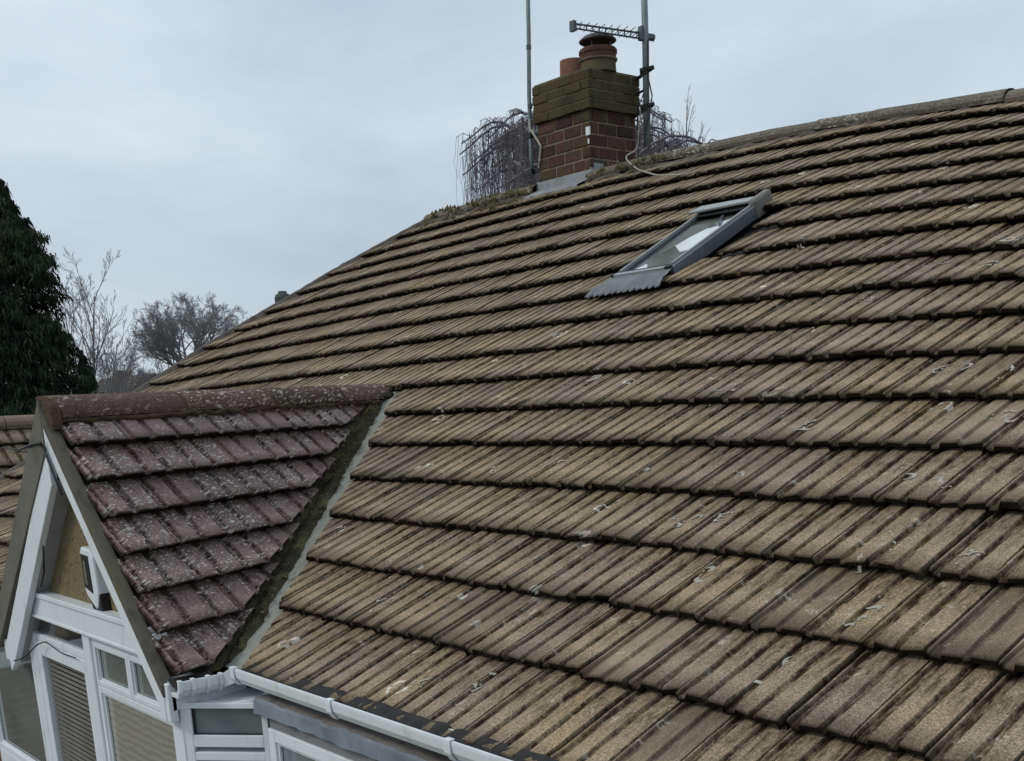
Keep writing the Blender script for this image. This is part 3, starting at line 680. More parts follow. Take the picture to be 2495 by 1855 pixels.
# ------------------------------------------------------------------ porch glazing, front
FY = -0.80; FT = 0.14
def frame_rect(mb, x0, x1, z0, z1, w, y, d, sides=(1, 1, 1, 1)):
    """frame members butt: stiles full height, rails between"""
    mb.box((x0, y, z0), (x0+w, y+d, z1)); mb.box((x1-w, y, z0), (x1, y+d, z1))
    mb.box((x0+w, y+0.002, z1-w), (x1-w, y+d-0.002, z1)); mb.box((x0+w, y+0.002, z0), (x1-w, y+d-0.002, z0+w))
def window(name, x0, x1, z0, z1, w, y, d, glass, label=None, glaze=0.035):
    f = MB(); frame_rect(f, x0, x1, z0, z1, w, y, d); o = f.build(name, M['upvc'], bung, bevel=0.004)
    g = MB(); g.box((x0+w-0.01, y+d*0.5, z0+w-0.01), (x1-w+0.01, y+d*0.5+0.02, z1-w+0.01)); g.build('pane', glass, o)
    s = MB(); frame_rect(s, x0+w, x1-w, z0+w, z1-w, glaze, y+d*0.22, d*0.25); s.build('glazing_bead', M['upvc'], o, bevel=0.002)
    return o
b = MB(); b.box((7.30, FY-0.03, gz), (7.56, FY+0.16, 0.19)); b.build('mullion', M['upvc'], bung, bevel=0.005)
b = MB(); b.box((9.98, FY-0.04, gz), (10.26, FY+0.24, 0.05)); b.build('corner_post', M['upvc'], bung, bevel=0.005)
b = MB(); b.box((7.56, FY, 0.115), (9.98, FY+0.15, 0.19)); b.build('head_rail', M['upvc'], bung, bevel=0.004)
window('window', 7.57, 8.73, -0.47, 0.112, 0.075, FY, 0.13, M['pane'], glaze=0.022)
window('window', 8.735, 9.975, -0.47, 0.112, 0.075, FY, 0.13, M['pane'], glaze=0.022)
window('window', 7.57, 9.975, -2.70, -0.475, 0.09, FY, 0.13, M['pane_reflection'])
b = MB(); b.box((7.56, FY, gz), (9.98, FY+0.15, -2.705)); b.build('window_panel', M['upvc'], bung, bevel=0.004)
# door with transom light
b = MB(); b.box((4.95, FY, gz), (5.16, FY+0.15, 0.19)); b.build('door_jamb', M['upvc'], bung, bevel=0.004)
t_ = MB(); t_.box((5.16, FY+0.01, -0.20), (7.30, FY+0.14, -0.09)); o_t = t_.build('transom_window', M['upvc'], bung, bevel=0.004)
g = MB(); g.box((5.16, FY+0.07, -0.09), (7.30, FY+0.09, 0.19)); g.build('pane', M['pane_dark'], o_t)
d_ = MB(); frame_rect(d_, 5.165, 7.295, -6.9, -0.205, 0.20, FY+0.005, 0.13); o_d = d_.build('door', M['upvc'], bung, bevel=0.005)
g = MB(); g.box((5.37, FY+0.10, -6.7), (7.11, FY+0.12, -0.39)); g.build('pane', M['pane_dark'], o_d)
bl = MB(); z = -0.46
while z > -4.9:
    bl.add([(5.42, FY+0.055, z), (7.05, FY+0.055, z), (7.05, FY+0.085, z+0.028), (5.42, FY+0.085, z+0.028), (5.42, FY+0.058, z-0.006), (7.05, FY+0.058, z-0.006), (7.05, FY+0.088, z+0.022), (5.42, FY+0.088, z+0.022)], [(0, 1, 2, 3), (7, 6, 5, 4), (0, 4, 5, 1), (1, 5, 6, 2), (2, 6, 7, 3), (3, 7, 4, 0)]); z -= 0.072
bl.build('blind', noisy('blind_slat', (0.085, 0.08, 0.068), (0.14, 0.135, 0.115), 3, 0.6, bump=0), o_d)
h_ = MB(); h_.box((7.12, FY-0.05, -2.35), (7.20, FY+0.005, -1.75)); h_.tube([(7.16, FY-0.09, -2.2), (7.16, FY-0.12, -2.0), (7.16, FY-0.09, -1.8)], 0.025, 8); h_.build('handle', M['upvc'], o_d, bevel=0.003)
# fixed light left of the door
window('window', 2.3, 4.94, -2.45, 0.10, 0.11, FY, 0.13, M['pane'])
b = MB(); b.box((2.3, FY, gz), (4.94, FY+0.15, -2.455)); b.build('window_panel', M['upvc'], bung, bevel=0.004)
b = MB(); b.box((2.25, FY+0.15, gz), (2.45, 0.9, 0.0)); b.build('porch_wall', M['brick_wall'], bung)

# splayed side light between the corner post and the bay
def angled(mbuild, p0, p1, z0, z1, d=0.12, u0=0.0, u1=1.0, off=0.0):
    a = Vector((p0[0], p0[1], 0)); c = Vector((p1[0], p1[1], 0)); dd = (c-a); nr = Vector((-dd.y, dd.x, 0)).normalized()
    q0 = a+dd*u0+nr*off; q1 = a+dd*u1+nr*off
    mbuild.prism([(q0.x, q0.y, z0), (q1.x, q1.y, z0), (q1.x, q1.y, z1), (q0.x, q0.y, z1)], nr*d)
S0, S1 = (10.26, -0.82), (11.02, -0.17)
sw = MB()
angled(sw, S0, S1, -7.0, -0.22, u0=0, u1=0.10); angled(sw, S0, S1, -7.0, -0.22, u0=0.93, u1=1.0)
angled(sw, S0, S1, -0.74, -0.60, u0=0.10, u1=0.93, off=0.002); angled(sw, S0, S1, -0.29, -0.225, u0=0.10, u1=0.93, off=0.002); angled(sw, S0, S1, -0.90, -0.80, u0=0.10, u1=0.93, off=0.004)
o_s = sw.build('splayed_window', M['upvc'], bung, bevel=0.003)
g = MB(); angled(g, S0, S1, -0.60, -0.29, d=0.02, u0=0.09, u1=0.94, off=0.06); angled(g, S0, S1, -7.0, -0.74, d=0.02, u0=0.09, u1=0.94, off=0.06); g.build('pane', M['pane_blue'], o_s)
b = MB(); angled(b, S0, S1, -0.60, -0.29, d=0.015, u0=0.10, u1=0.125, off=0.03); angled(b, S0, S1, -0.605, -0.585, d=0.015, u0=0.10, u1=0.93, off=0.03); b.build('gasket', M['iron'], o_s)

# fascia and soffit under the porch eaves
b = MB(); b.prism([(10.24, -0.93, -0.30), (10.24, -0.93, -0.06), (10.24, -0.02, -0.06), (10.24, -0.02, -0.22)], (0.05, 0, 0)); b.prism([(10.24, -0.88, -0.30), (10.24, -0.02, -0.22), (11.0, 0.2, -0.2), (11.0, -0.05, -0.2)], (0, 0, 0.02)); b.build('porch_fascia', M['upvc'], bung, bevel=0.003)
b = MB(); b.prism([(10.29, -0.97, -0.42), (10.29, -0.97, 0.02), (10.02, -0.97, 0.02), (10.0, -0.97, -0.14), (10.0, -0.97, -0.42)], (0, 0.10, 0)); b.build('gable_foot', M['upvc'], bung, bevel=0.004)

# bay window with a weathered flat top, under the main gutter
SX0, SX1, SZ = 10.93, 22.0, -0.155
b = MB(); nseg = 90; vs = []
for i in range(nseg+1):
    x = SX0+(SX1-SX0)*i/nseg; e = random.gauss(0, 0.010); e2 = random.gauss(0, 0.010)
    vs += [(x, 0.9, SZ+0.02), (x, -0.25+e, SZ+random.gauss(0, 0.006)), (x, -0.27+e, SZ-0.03), (x, -0.27+e2, SZ-0.17-random.random()*0.012), (x, -0.20, SZ-0.19), (x, 0.9, SZ-0.19)]
b.add(vs, [(i*6+j, i*6+(j+1) % 6, (i+1)*6+(j+1) % 6, (i+1)*6+j) for i in range(nseg) for j in range(6)]+[(5, 4, 3, 2, 1, 0), tuple(nseg*6+j for j in range(6))])
o = b.build('bay_roof', [M['stone_slab'], M['slab_side']], bung)
for p in o.data.polygons: p.material_index = 1 if abs(p.normal.y) > 0.6 else 0
b = MB(); b.box((SX0+0.18, -0.19, SZ-0.34), (SX1, 0.9, SZ-0.19)); b.build('bay_lintel', M['grey_wall'], bung)
window('bay_window', 11.10, 13.6, -6.0, SZ-0.325, 0.14, -0.22, 0.14, M['pane_blue'])
window('bay_window', 13.61, 17.2, -6.0, SZ-0.325, 0.14, -0.22, 0.14, M['pane_blue'])

# ------------------------------------------------------------------ gutters
def gutter(name, p0, p1, inward, top, parent=bung, cap0=False):
    """open channel; inward = horizontal unit vector towards the roof"""
    p0 = Vector(p0); p1 = Vector(p1); iv = Vector(inward)
    prof = [(0.0, 0.0), (0.0, 0.028), (0.028, 0.028), (0.028, 0.0), (0.035, -0.055), (0.075, -0.115), (0.26, -0.115), (0.27, 0.0), (0.29, 0.0), (0.285, -0.145), (0.06, -0.145), (0.012, -0.075)]
    b = MB(); vs = []
    for p in (p0, p1):
        vs += [p+iv*a+Vector((0, 0, top+z)) for a, z in prof]
    n = len(prof)
    b.add(vs, [(j, (j+1) % n, (j+1) % n+n, j+n) for j in range(n)]+[tuple(range(n)), tuple(range(2*n-1, n-1, -1))])
    o = b.build(name, M['gutter'], parent)
    d = MB(); vs = []
    m_ = max(4, int((p1-p0).length/0.12))
    for i in range(m_+1):
        q = p0+(p1-p0)*i/m_
        vs += [q+iv*0.03+Vector((0, 0, top-0.055+random.gauss(0, 0.008))), q+iv*0.15+Vector((0, 0, top-0.04+random.gauss(0, 0.012))), q+iv*0.30+Vector((0, 0, top+0.02+random.gauss(0, 0.008)))]
    d.add(vs, [(i*3+j, (i+1)*3+j, (i+1)*3+j+1, i*3+j+1) for i in range(m_) for j in range(2)]); d.build('debris', M['debris'], o)
    return o
def clip(parent, p, along, inward, top):
    p = Vector(p); al = Vector(along); iv = Vector(inward)
    b = MB(); prof = [(-0.016, 0.045), (0.045, 0.045), (0.045, 0.03), (-0.004, 0.03), (-0.004, 0.0), (0.004, -0.078), (0.055, -0.152), (0.29, -0.152), (0.29, -0.165), (0.05, -0.165), (-0.012, -0.085), (-0.018, 0.0)]
    b.prism([p+iv*a+Vector((0, 0, top+z)) for a, z in prof], al*0.09)
    return b.build('bracket', M['gutter'], parent, bevel=0.002)
GY = -0.37
o_g = gutter('gutter', (10.62, GY, 0), (24.0, GY, 0), (0, 1, 0), 0.13)
for x in (10.66, 12.70, 14.62, 16.5, 18.5): clip(o_g, (x, GY, 0), (1, 0, 0), (0, 1, 0), 0.13)
gutter('gutter', (VERGE-0.1, GY, 0), (3.9, GY, 0), (0, 1, 0), 0.0)
o_g2 = gutter('porch_gutter', (10.52, -0.93, 0), (10.52, -0.42, 0), (-1, 0, 0), 0.045)
for y in (-0.93, -0.78, -0.60, -0.45): clip(o_g2, (10.52, y, 0), (0, 0.5, 0), (-1, 0, 0), 0.045)
b = MB()   # corner piece joining the two runs
ring = [(10.52, -0.42, 0.075), (10.66, -0.37, 0.16), (10.66, -0.342, 0.16), (10.50, -0.39, 0.075)]
ringb = [(10.46, -0.42, -0.10), (10.66, -0.31, -0.015), (10.66, -0.10, -0.015), (10.24, -0.42, -0.10)]
b.add(ring[:2]+ringb[:2]+[(10.50, -0.40, 0.07), (10.64, -0.35, 0.155), (10.45, -0.40, -0.08), (10.64, -0.29, 0.0)], [(0, 2, 3, 1), (4, 5, 7, 6), (0, 1, 5, 4), (2, 6, 7, 3)])
b.add([ringb[0], ringb[1], ringb[2], (10.24, -0.1, -0.06), ringb[3]]+[(x, y, z+0.02) for x, y, z in (ringb[0], ringb[1], ringb[2], (10.24, -0.1, -0.06), ringb[3])], [(4, 3, 2, 1, 0), (5, 6, 7, 8, 9), (0, 1, 6, 5), (1, 2, 7, 6), (2, 3, 8, 7), (3, 4, 9, 8), (4, 0, 5, 9)])
b.build('gutter_corner', M['gutter'], bung)

# ------------------------------------------------------------------ skylight
sk = bpy.data.objects.new('skylight', None); scene.collection.objects.link(sk); sk.parent = bung
X0, X1, N0, N1, HT = 7.16, 8.52, 10.42, 13.08, 0.225
def rp_(x, n, o): return roof(x, n, o)
def skp(x, n, o):
    u, v = (x-X0)/(X1-X0), (n-N0)/(N1-N0); a, b_, c_, d = rp_(X0, N0, o), rp_(X1, N0, o), rp_(X1, N1, o), rp_(X0, N1, o)
    return (a*(1-u)+b_*u)*(1-v)+(d*(1-u)+c_*u)*v
def rbox(mb, x0, x1, n0, n1, o0, o1):
    vs = [skp(x, n, o) for o in (o0, o1) for x, n in ((x0, n0), (x1, n0), (x1, n1), (x0, n1))]
    mb.add(vs, [(3, 2, 1, 0), (4, 5, 6, 7), (0, 1, 5, 4), (1, 2, 6, 5), (2, 3, 7, 6), (3, 0, 4, 7)])
b = MB(); fw = 0.10
rbox(b, X0, X0+fw, N0, N1, 0.0, HT); rbox(b, X1-fw, X1, N0, N1, 0.0, HT)
rbox(b, X0+fw, X1-fw, N0+0.002, N0+fw, 0.0, HT-0.004); rbox(b, X0+fw, X1-fw, N1-fw, N1-0.002, 0.0, HT-0.004)
b.build('skylight_frame', M['velux'], sk, bevel=0.006)
b = MB(); rbox(b, X0+0.055, X0+0.10, N0+0.12, N1-0.2, HT, HT+0.035); rbox(b, X1-0.10, X1-0.055, N0+0.12, N1-0.2, HT, HT+0.035); rbox(b, X0+0.012, X0+0.022, N0-0.02, N1, HT-0.05, HT+0.012)
rbox(b, X0+0.05, X1-0.12, N0-0.05, N0+0.03, HT-0.02, HT+0.03)
b.build('sash_trim', M['velux_light'], sk, bevel=0.003)
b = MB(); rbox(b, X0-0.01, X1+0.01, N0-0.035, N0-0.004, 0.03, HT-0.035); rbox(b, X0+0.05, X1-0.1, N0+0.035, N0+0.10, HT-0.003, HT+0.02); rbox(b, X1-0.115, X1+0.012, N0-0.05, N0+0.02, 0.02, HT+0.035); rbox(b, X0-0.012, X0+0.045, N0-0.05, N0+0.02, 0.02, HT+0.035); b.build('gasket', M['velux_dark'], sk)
b = MB(); b.add([skp(x, n, HT-0.022) for x, n in ((X0+fw-0.02, N0+fw-0.02), (X1-fw+0.02, N0+fw-0.02), (X1-fw+0.02, N1-fw+0.02), (X0+fw-0.02, N1-fw+0.02))], [(0, 1, 2, 3)]); b.build('pane', M['clear'], sk)
b = MB(); rbox(b, X0+fw, X1-fw, N0+fw, N1-fw, HT-0.09, HT-0.08); b.build('blind', M['blind_grey'], sk)
def rpoly(mb, pts, o, th=0.012):
    mb.prism([skp(x, n, o) for x, n in pts], NRM*th)
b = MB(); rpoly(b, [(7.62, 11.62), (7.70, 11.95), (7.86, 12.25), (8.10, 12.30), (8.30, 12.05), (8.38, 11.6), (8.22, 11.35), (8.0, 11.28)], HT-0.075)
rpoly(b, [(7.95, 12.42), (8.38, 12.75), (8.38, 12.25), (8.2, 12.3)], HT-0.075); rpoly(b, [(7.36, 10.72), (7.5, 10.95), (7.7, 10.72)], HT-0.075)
b.build('sky_reflection', M['reflection_white'], sk)  # pale shapes standing in for bright sky mirrored in the pane
b = MB(); b.obox(rp_(7.88, 12.72, HT-0.045), rp_(8.12, 12.30, HT-0.045), 0.06, 0.03, NRM); b.build('stay', M['steel_dark'], sk)
b = MB(); rbox(b, X0-0.02, X1-0.20, N1-0.34, N1-0.06, HT-0.002, HT+0.012); b.build('hinge_shade', M['velux_dark'], sk)  # dark sheet painting the shade below the hinge hood
b = MB()   # raised hood over the hinge
vs = [rp_(X0-0.10, N1-0.30, HT+0.06), rp_(X1-0.10, N1-0.24, HT+0.06), rp_(X1-0.04, N1+0.05, HT+0.03), rp_(X0-0.04, N1+0.05, HT+0.03)]
b.prism(vs, NRM*0.045); b.build('hinge_cover', M['velux_light'], sk, bevel=0.004)
b = MB(); vs = [rp_(X1-0.14, N1-0.25, HT-0.25), rp_(X1+0.03, N1-0.25, HT-0.25), rp_(X1+0.03, N1+0.28, HT-0.25), rp_(X1-0.14, N1+0.28, HT-0.25)]
b.prism(vs, NRM*0.36); b.build('corner_cap', M['velux_beige'], sk, bevel=0.02)
b = MB()   # side flashing and dressed lead apron
m_ = 40; vs = []
for i in range(m_+1):
    t = i/m_; x = 7.0+(8.72-7.0)*t; ph = math.sin((x-VERGE)/TW*math.pi*4)*0.008
    x2 = X0-0.05+(X1+0.08-X0)*t
    vs += [rp_(x2, N0-0.02, 0.22), rp_(x2*0.75+x*0.25, N0-0.22, 0.20+ph*0.2), rp_(x*0.8+x2*0.2, N0-0.42, 0.235+ph), rp_(x, 9.78+0.05*math.sin(i*1.9)+0.04*t, 0.185+ph), rp_(x, 9.76+0.05*math.sin(i*1.9)+0.04*t, 0.165)]
b.add(vs, [(i*5+j, (i+1)*5+j, (i+1)*5+j+1, i*5+j+1) for i in range(m_) for j in range(4)])
b.build('flashing', M['lead_dark'], sk)

# ------------------------------------------------------------------ chimney
ch = bpy.data.objects.new('chimney', None); scene.collection.objects.link(ch); ch.parent = bung
CX0, CX1, CY0, CY1 = -2.26, -0.31, 15.97, 17.62
def brickwork(z0, z1, x0, x1, y0, y1, rowh, bl, m, mj, name, joint=0.034, shift=0.0, wear=0.008):
    core = MB(); j = 0.020; core.box((x0+j, y0+j, z0), (x1-j, y1-j, z1)); core.build(name+'_joints', mj, ch)
    b = MB(); z = z0; r = 0
    while z < z1-0.02:
        zt = min(z+rowh-joint, z1)
        for axis in (0, 1):
            a0, a1 = (x0, x1) if axis == 0 else (y0, y1)
            a = a0-(bl*0.5 if r % 2 else 0.0)-shift
            while a < a1-0.01:
                s0, s1 = max(a, a0), min(a+bl-joint, a1)
                if a1-s1 < 0.14 and a1-s1 > 0.001: s1 = a1
                if s1-s0 > 0.04:
                    e = random.uniform(-wear, wear)
                    for side in (0, 1):
                        if axis == 0:
                            yy = (y0-e, y0+0.12) if side == 0 else (y1-0.12, y1+e)
                            b.box((s0, yy[0], z), (s1, yy[1], zt))
                        else:
                            xx = (x0-e, x0+0.12) if side == 0 else (x1-0.12, x1+e)
                            lo_, hi_ = s0, s1
                            if lo_ < y0+0.125: lo_ = y0+0.125
                            if hi_ > y1-0.125: hi_ = y1-0.125
                            if hi_-lo_ > 0.03: b.box((xx[0], lo_, z), (xx[1], hi_, zt))
                a += bl
                if s1 >= a1: break
        z += rowh; r += 1
    return b.build(name, m, ch, bevel=0.007)
brickwork(7.25, 9.80, CX0, CX1, CY0, CY1, 0.285, 0.66, M['brick'], M['joint'], 'brick_stack')
brickwork(9.80, 10.70, CX0-0.09, CX1+0.09, CY0-0.09, CY1+0.09, 0.225, 0.62, M['brick_cap'], M['joint_moss'], 'chimney_cap', joint=0.020, wear=0.016)
b = MB(); b.prism([(CX0-0.05, CY0-0.05, 10.70), (CX1+0.05, CY0-0.05, 10.70), (CX1+0.05, CY1+0.05, 10.70), (CX0-0.05, CY1+0.05, 10.70)], (0, 0, 0.03))
b.add([(CX0, CY0, 10.73), (CX1, CY0, 10.73), (CX1, CY1, 10.73), (CX0, CY1, 10.73), (CX0+0.4, CY0+0.35, 10.79), (CX1-0.2, CY0+0.35, 10.79), (CX1-0.2, CY1-0.4, 10.79), (CX0+0.4, CY1-0.4, 10.79)], [(4, 5, 6, 7), (0, 1, 5, 4), (1, 2, 6, 5), (2, 3, 7, 6), (3, 0, 4, 7)])
b.build('flaunching', M['joint_moss'], ch)
p1 = (-0.60, 16.6, 0); p2 = (-1.68, 16.75, 0)
b = MB(); b.lathe([(0.46, 10.72), (0.44, 11.02), (0.40, 11.06), (0.30, 11.06)], p1, 40); b.build('chimney_pot', M['stone_pot'], ch, smooth=False)
b = MB(); b.lathe([(0.47, 10.985), (0.49, 11.0), (0.495, 11.03), (0.46, 11.04)], p1, 40); b.build('pot_joint', M['joint'], ch)
b = MB(); b.lathe([(0.455, 11.04), (0.46, 11.16), (0.485, 11.17), (0.485, 11.24), (0.45, 11.28), (0.41, 11.29), (0.41, 11.12), (0.05, 11.10)], p1, 40); o_pot = b.build('chimney_pot_rim', M['pot_dark'], ch)
b = MB()
b.lathe([(0.02, 11.44), (0.44, 11.435), (0.475, 11.46), (0.46, 11.49), (0.36, 11.57), (0.20, 11.625), (0.03, 11.64)], p1, 40)
for a in (20, 110, 200, 290):
    x, y = p1[0]+0.34*math.cos(R(a)), p1[1]+0.34*math.sin(R(a)); b.tube([(x, y, 11.2), (x, y, 11.45)], 0.022, 8)
for a in (245, 335): 
    x, y = p1[0]+0.43*math.cos(R(a)), p1[1]+0.43*math.sin(R(a))
b.build('chimney_cowl', M['cowl'], ch)
b = MB(); b.lathe([(0.355, 10.72), (0.345, 11.25), (0.345, 11.28), (0.31, 11.28), (0.30, 10.9), (0.02, 10.9)], p2, 40); b.build('chimney_pot', M['terracotta'], ch)
# flashing: apron in front, stepped on the right side
b = MB()
NB0 = CY0/CS
vs = []
for i in range(21):
    x = CX0-0.10+(CX1+0.10-CX0+0.06)*i/20
    q = roof(x, NB0, 0.0); zt = q.z+0.36+0.0*x
    vs += [(x, CY0-0.035, zt), (x, CY0-0.04, q.z+0.16), roof(x, NB0-0.22, 0.15+random.gauss(0, 0.008)), roof(x, NB0-0.42+random.gauss(0, 0.01), 0.15+random.gauss(0, 0.01)), roof(x, NB0-0.43, 0.09)]
b.add(vs, [(i*5+j, (i+1)*5+j, (i+1)*5+j+1, i*5+j+1) for i in range(20) for j in range(4)])
zr = roof(CX1, 18, 0).z
for (y0, y1, z0, z1) in ((CY0-0.035, CY0+0.10, zr-0.35, zr+0.30), (CY0+0.10, CY0+0.42, zr-0.3, zr+0.42), (CY0+0.42, CY0+0.95, zr-0.5, zr+0.30), (CY0+0.95, CY1, zr-0.8, zr+0.08)):
    b.box((CX1+0.003, y0, z0), (CX1+0.035, y1, z1))
b.box((CX0-0.035, CY0-0.035, zr-0.4), (CX0-0.003, CY1, zr+0.28))
b.build('flashing', M['lead'], ch)
b = MB(); b.box((CX1-0.10, CY0-0.055, 9.18), (CX1+0.04, CY0-0.012, 9.38)); b.box((CX1-0.04, CY0-0.05, 8.98), (CX1+0.0, CY0-0.012, 9.10)); b.build('cable_clip', M['upvc'], ch, bevel=0.004)

# ------------------------------------------------------------------ masts and aerial
al = thing('television_aerial', 'television aerial on a tall steel mast at the right side of the chimney', 'aerial')
mx_, my_ = 0.25, 17.45
b = MB(); b.tube([(mx_-0.06, my_, 13.6), (mx_-0.01, my_, 11.5), (mx_, my_, 8.95)], 0.082, 14); b.build('mast', M['steel'], al, smooth=True)
for z in (10.72, 9.88):
    b = MB(); b.obox((CX1-0.02, CY1-0.02, z-0.10), (mx_+0.24, my_+0.02, z+0.02), 0.05, 0.07); b.obox((mx_-0.09, my_-0.13, z), (mx_+0.22, my_+0.05, z+0.05), 0.07, 0.06)
    b.box((mx_-0.11, my_-0.11, z-0.10), (mx_+0.11, my_-0.07, z+0.06)); b.build('bracket', M['iron'], al)
b = MB(); b.obox((CX1, CY1-0.02, 10.28), (mx_, my_, 10.30), 0.03, 0.05); b.build('stay', M['iron'], al)
A0, A1 = Vector((mx_-0.03, my_-0.06, 11.58)), Vector((-0.48, 15.67, 11.70)); bd = (A1-A0).normalized(); upb = Vector((0, 0, 1)); sdb = bd.cross(upb).normalized()
b = MB(); b.tube([A0-bd*0.30-upb*0.02, A1], 0.024, 8); b.tube([A0-upb*0.15-bd*0.3, A1-upb*0.10], 0.022, 8)
for t in [i/11 for i in range(12)]:
    q = A0+(A1-A0)*t; b.tube([q+upb*0.02, q-upb*(0.15-0.05*t)], 0.016, 6)
b.box((A1.x-0.09, A1.y-0.06, A1.z-0.17), (A1.x+0.06, A1.y+0.04, A1.z+0.06))
b.build('boom', M['steel_dark'], al)
b = MB()
for t in [0.08+0.84*i/8 for i in range(9)]:
    q = A0+(A1-A0)*t; l_ = 0.34-0.16*t
    b.tube([q-sdb*l_, q+sdb*l_], 0.010, 5); 
    q2 = q-upb*0.12+bd*0.05; b.tube([q2-sdb*l_*0.8, q2+sdb*l_*0.5], 0.008, 5)
b.build('elements', M['steel'], al)
b = MB(); b.box((mx_-0.12, my_-0.16, 11.40), (mx_+0.02, my_-0.03, 11.72)); b.obox(A0-bd*0.32-upb*0.08, A0-upb*0.08, 0.10, 0.10); b.build('clamp', M['steel_dark'], al, bevel=0.004)
b = MB(); b.tube([(mx_+0.09, my_, 11.4), (mx_+0.10, my_-0.02, 10.5), (mx_+0.2, my_, 10.1), (mx_+0.10, my_-0.04, 9.6), (mx_+0.02, my_-0.1, 9.2)], 0.018, 6); b.tube([(mx_-0.10, my_, 10.2), (mx_-0.25, my_-0.05, 9.9), (mx_-0.28, my_-0.05, 9.5), (mx_-0.2, my_-0.05, 9.3), (mx_-0.24, my_-0.05, 9.0)], 0.018, 6)
b.build('lead_wire', M['iron'], al)

ml = thing('aerial_mast', 'thin bare steel mast bracketed to the left side of the chimney', 'mast')
b = MB(); lx, ly = -2.72, 16.1
b.tube([(lx+0.12, ly, 14.0), (lx+0.07, ly, 12.0), (lx-0.0, ly, 10.6), (lx, ly, 9.3), (lx+0.02, ly, 8.6)], 0.056, 12); b.build('mast', M['steel'], ml, smooth=True)
for z in (11.75, 10.35):
    b = MB(); b.tube([(lx+0.06-0.05*(12-z)/2, ly, z-0.05), (lx+0.06-0.05*(12-z)/2, ly, z+0.05)], 0.068, 12); b.build('coupling', M['steel_dark'], ml)
for z in (9.62, 8.72):
    b = MB(); b.obox((lx-0.22, ly-0.05, z-0.05), (CX0, ly+0.15, z+0.06), 0.05, 0.06); b.box((lx-0.07, ly-0.08, z-0.05), (lx+0.08, ly+0.07, z+0.07)); b.build('bracket', M['iron'], ml)
b = MB(); b.tube([(lx+0.05, ly-0.06, 10.0), (lx+0.12, ly-0.1, 9.75), (-2.28, 15.95, 9.42), (-2.12, 15.92, 9.25), (-2.2, 15.92, 8.9), (-2.25, 15.93, 8.75)], 0.028, 6); b.build('cable', M['cream_cable'], ml)

cb = MB(); P = [(-0.1, 17.55, 9.95), (-0.1, 17.6, 9.3), (-0.16, 17.5, 8.75)]+[tuple(roof(x, n, o)) for x, n, o in ((1.4, 17.95, 0.40), (2.1, 17.35, 0.2), (3.05, 16.6, 0.19), (3.6, 16.25, 0.18), (4.3, 16.0, 0.17), (5.0, 15.85, 0.16))]
# smooth it
def smooth_path(P, k=6):
    P = [Vector(p) for p in P]; o = []
    for i in range(len(P)-1):
        p0, p1, p2, p3 = P[max(i-1, 0)], P[i], P[i+1], P[min(i+2, len(P)-1)]
        for j in range(k):
            t = j/k; o.append(0.5*((2*p1)+(p2-p0)*t+(2*p0-5*p1+4*p2-p3)*t*t+(3*p1-p0-3*p2+p3)*t**3))
    return o+[P[-1]]
P = [(mx_-0.1, my_-0.1, 9.9), (mx_-0.12, my_-0.15, 9.4), (mx_-0.08, my_-0.3, 8.9)]+[tuple(roof(x, n, o)) for x, n, o in ((1.0, 18.0, 0.36), (1.75, 17.4, 0.22), (2.6, 16.8, 0.20), (3.4, 16.35, 0.18), (4.3, 16.05, 0.17))]
cb.tube(smooth_path(P), 0.017, 6)
tag(cb.build('coax_cable', M['cream_cable'], smooth=True), 'cream cable hanging from the right mast and trailing over the tiles beside the chimney', 'cable')

# black cable over the porch gable
kb = MB(); P = [(-16, 4.5, 2.1), (-4, 2.4, 2.25), (5.0, -0.6, 2.47), (7.3, -1.03, 2.62), (7.5, -1.03, 2.56), (7.75, -1.03, 2.25), (7.85, -1.0, 2.0)]
kb.tube(smooth_path(P), 0.016, 6)
P = [(7.3, -0.93, 1.5), (6.9, -0.93, 1.2), (6.2, -0.93, 0.75)]
kb.tube([(6.75, -0.97, 1.30), (6.6, -0.96, 0.95), (6.35, -0.95, 0.72)], 0.014, 6)
kb.tube(smooth_path([(4.7, -1.0, -0.55), (5.2, -0.98, -0.42), (5.6, -0.9, -0.20), (5.9, -0.86, -0.12)]), 0.010, 6); kb.tube(smooth_path([(5.9, -0.86, -0.12), (6.4, -0.84, -0.20), (7.0, -0.84, -0.19)]), 0.008, 6)
tag(kb.build('black_cable', M['iron'], smooth=True), 'thin black cable strung over the white boards of the porch gable', 'cable')

# alarm box on the gable wall
ab = thing('alarm_box', 'white and black alarm box on the yellow pebble-dashed porch gable', 'alarm')
ax0, ax1 = 7.72, 8.14
prof = [(ax0, 0.80), (ax0-0.02, 1.28), (ax0+0.04, 1.35), (ax1-0.10, 1.33), (ax1, 1.25), (ax1+0.03, 0.80), (ax1-0.05, 0.62), (ax1-0.10, 0.58), (ax0+0.06, 0.72)]
b = MB(); b.prism([(x, -0.84, z) for x, z in prof], (0, 0.17, 0)); b.build('casing', M['upvc'], ab, bevel=0.01)
b = MB(); b.prism([(ax0+0.05, -0.852, 0.84), (ax0+0.04, -0.852, 1.26), (ax1-0.15, -0.852, 1.25), (ax1-0.12, -0.852, 0.78)], (0, 0.012, 0)); b.build('panel', M['iron'], ab, bevel=0.003)
b = MB(); b.prism([(ax0+0.11, -0.857, 0.90), (ax0+0.105, -0.857, 1.18), (ax0+0.17, -0.857, 1.18), (ax0+0.18, -0.857, 0.88)], (0, 0.005, 0)); b.build('panel_stripe', noisy('olive_label', (0.10, 0.10, 0.055), (0.2, 0.19, 0.12), 30, bump=0), ab)
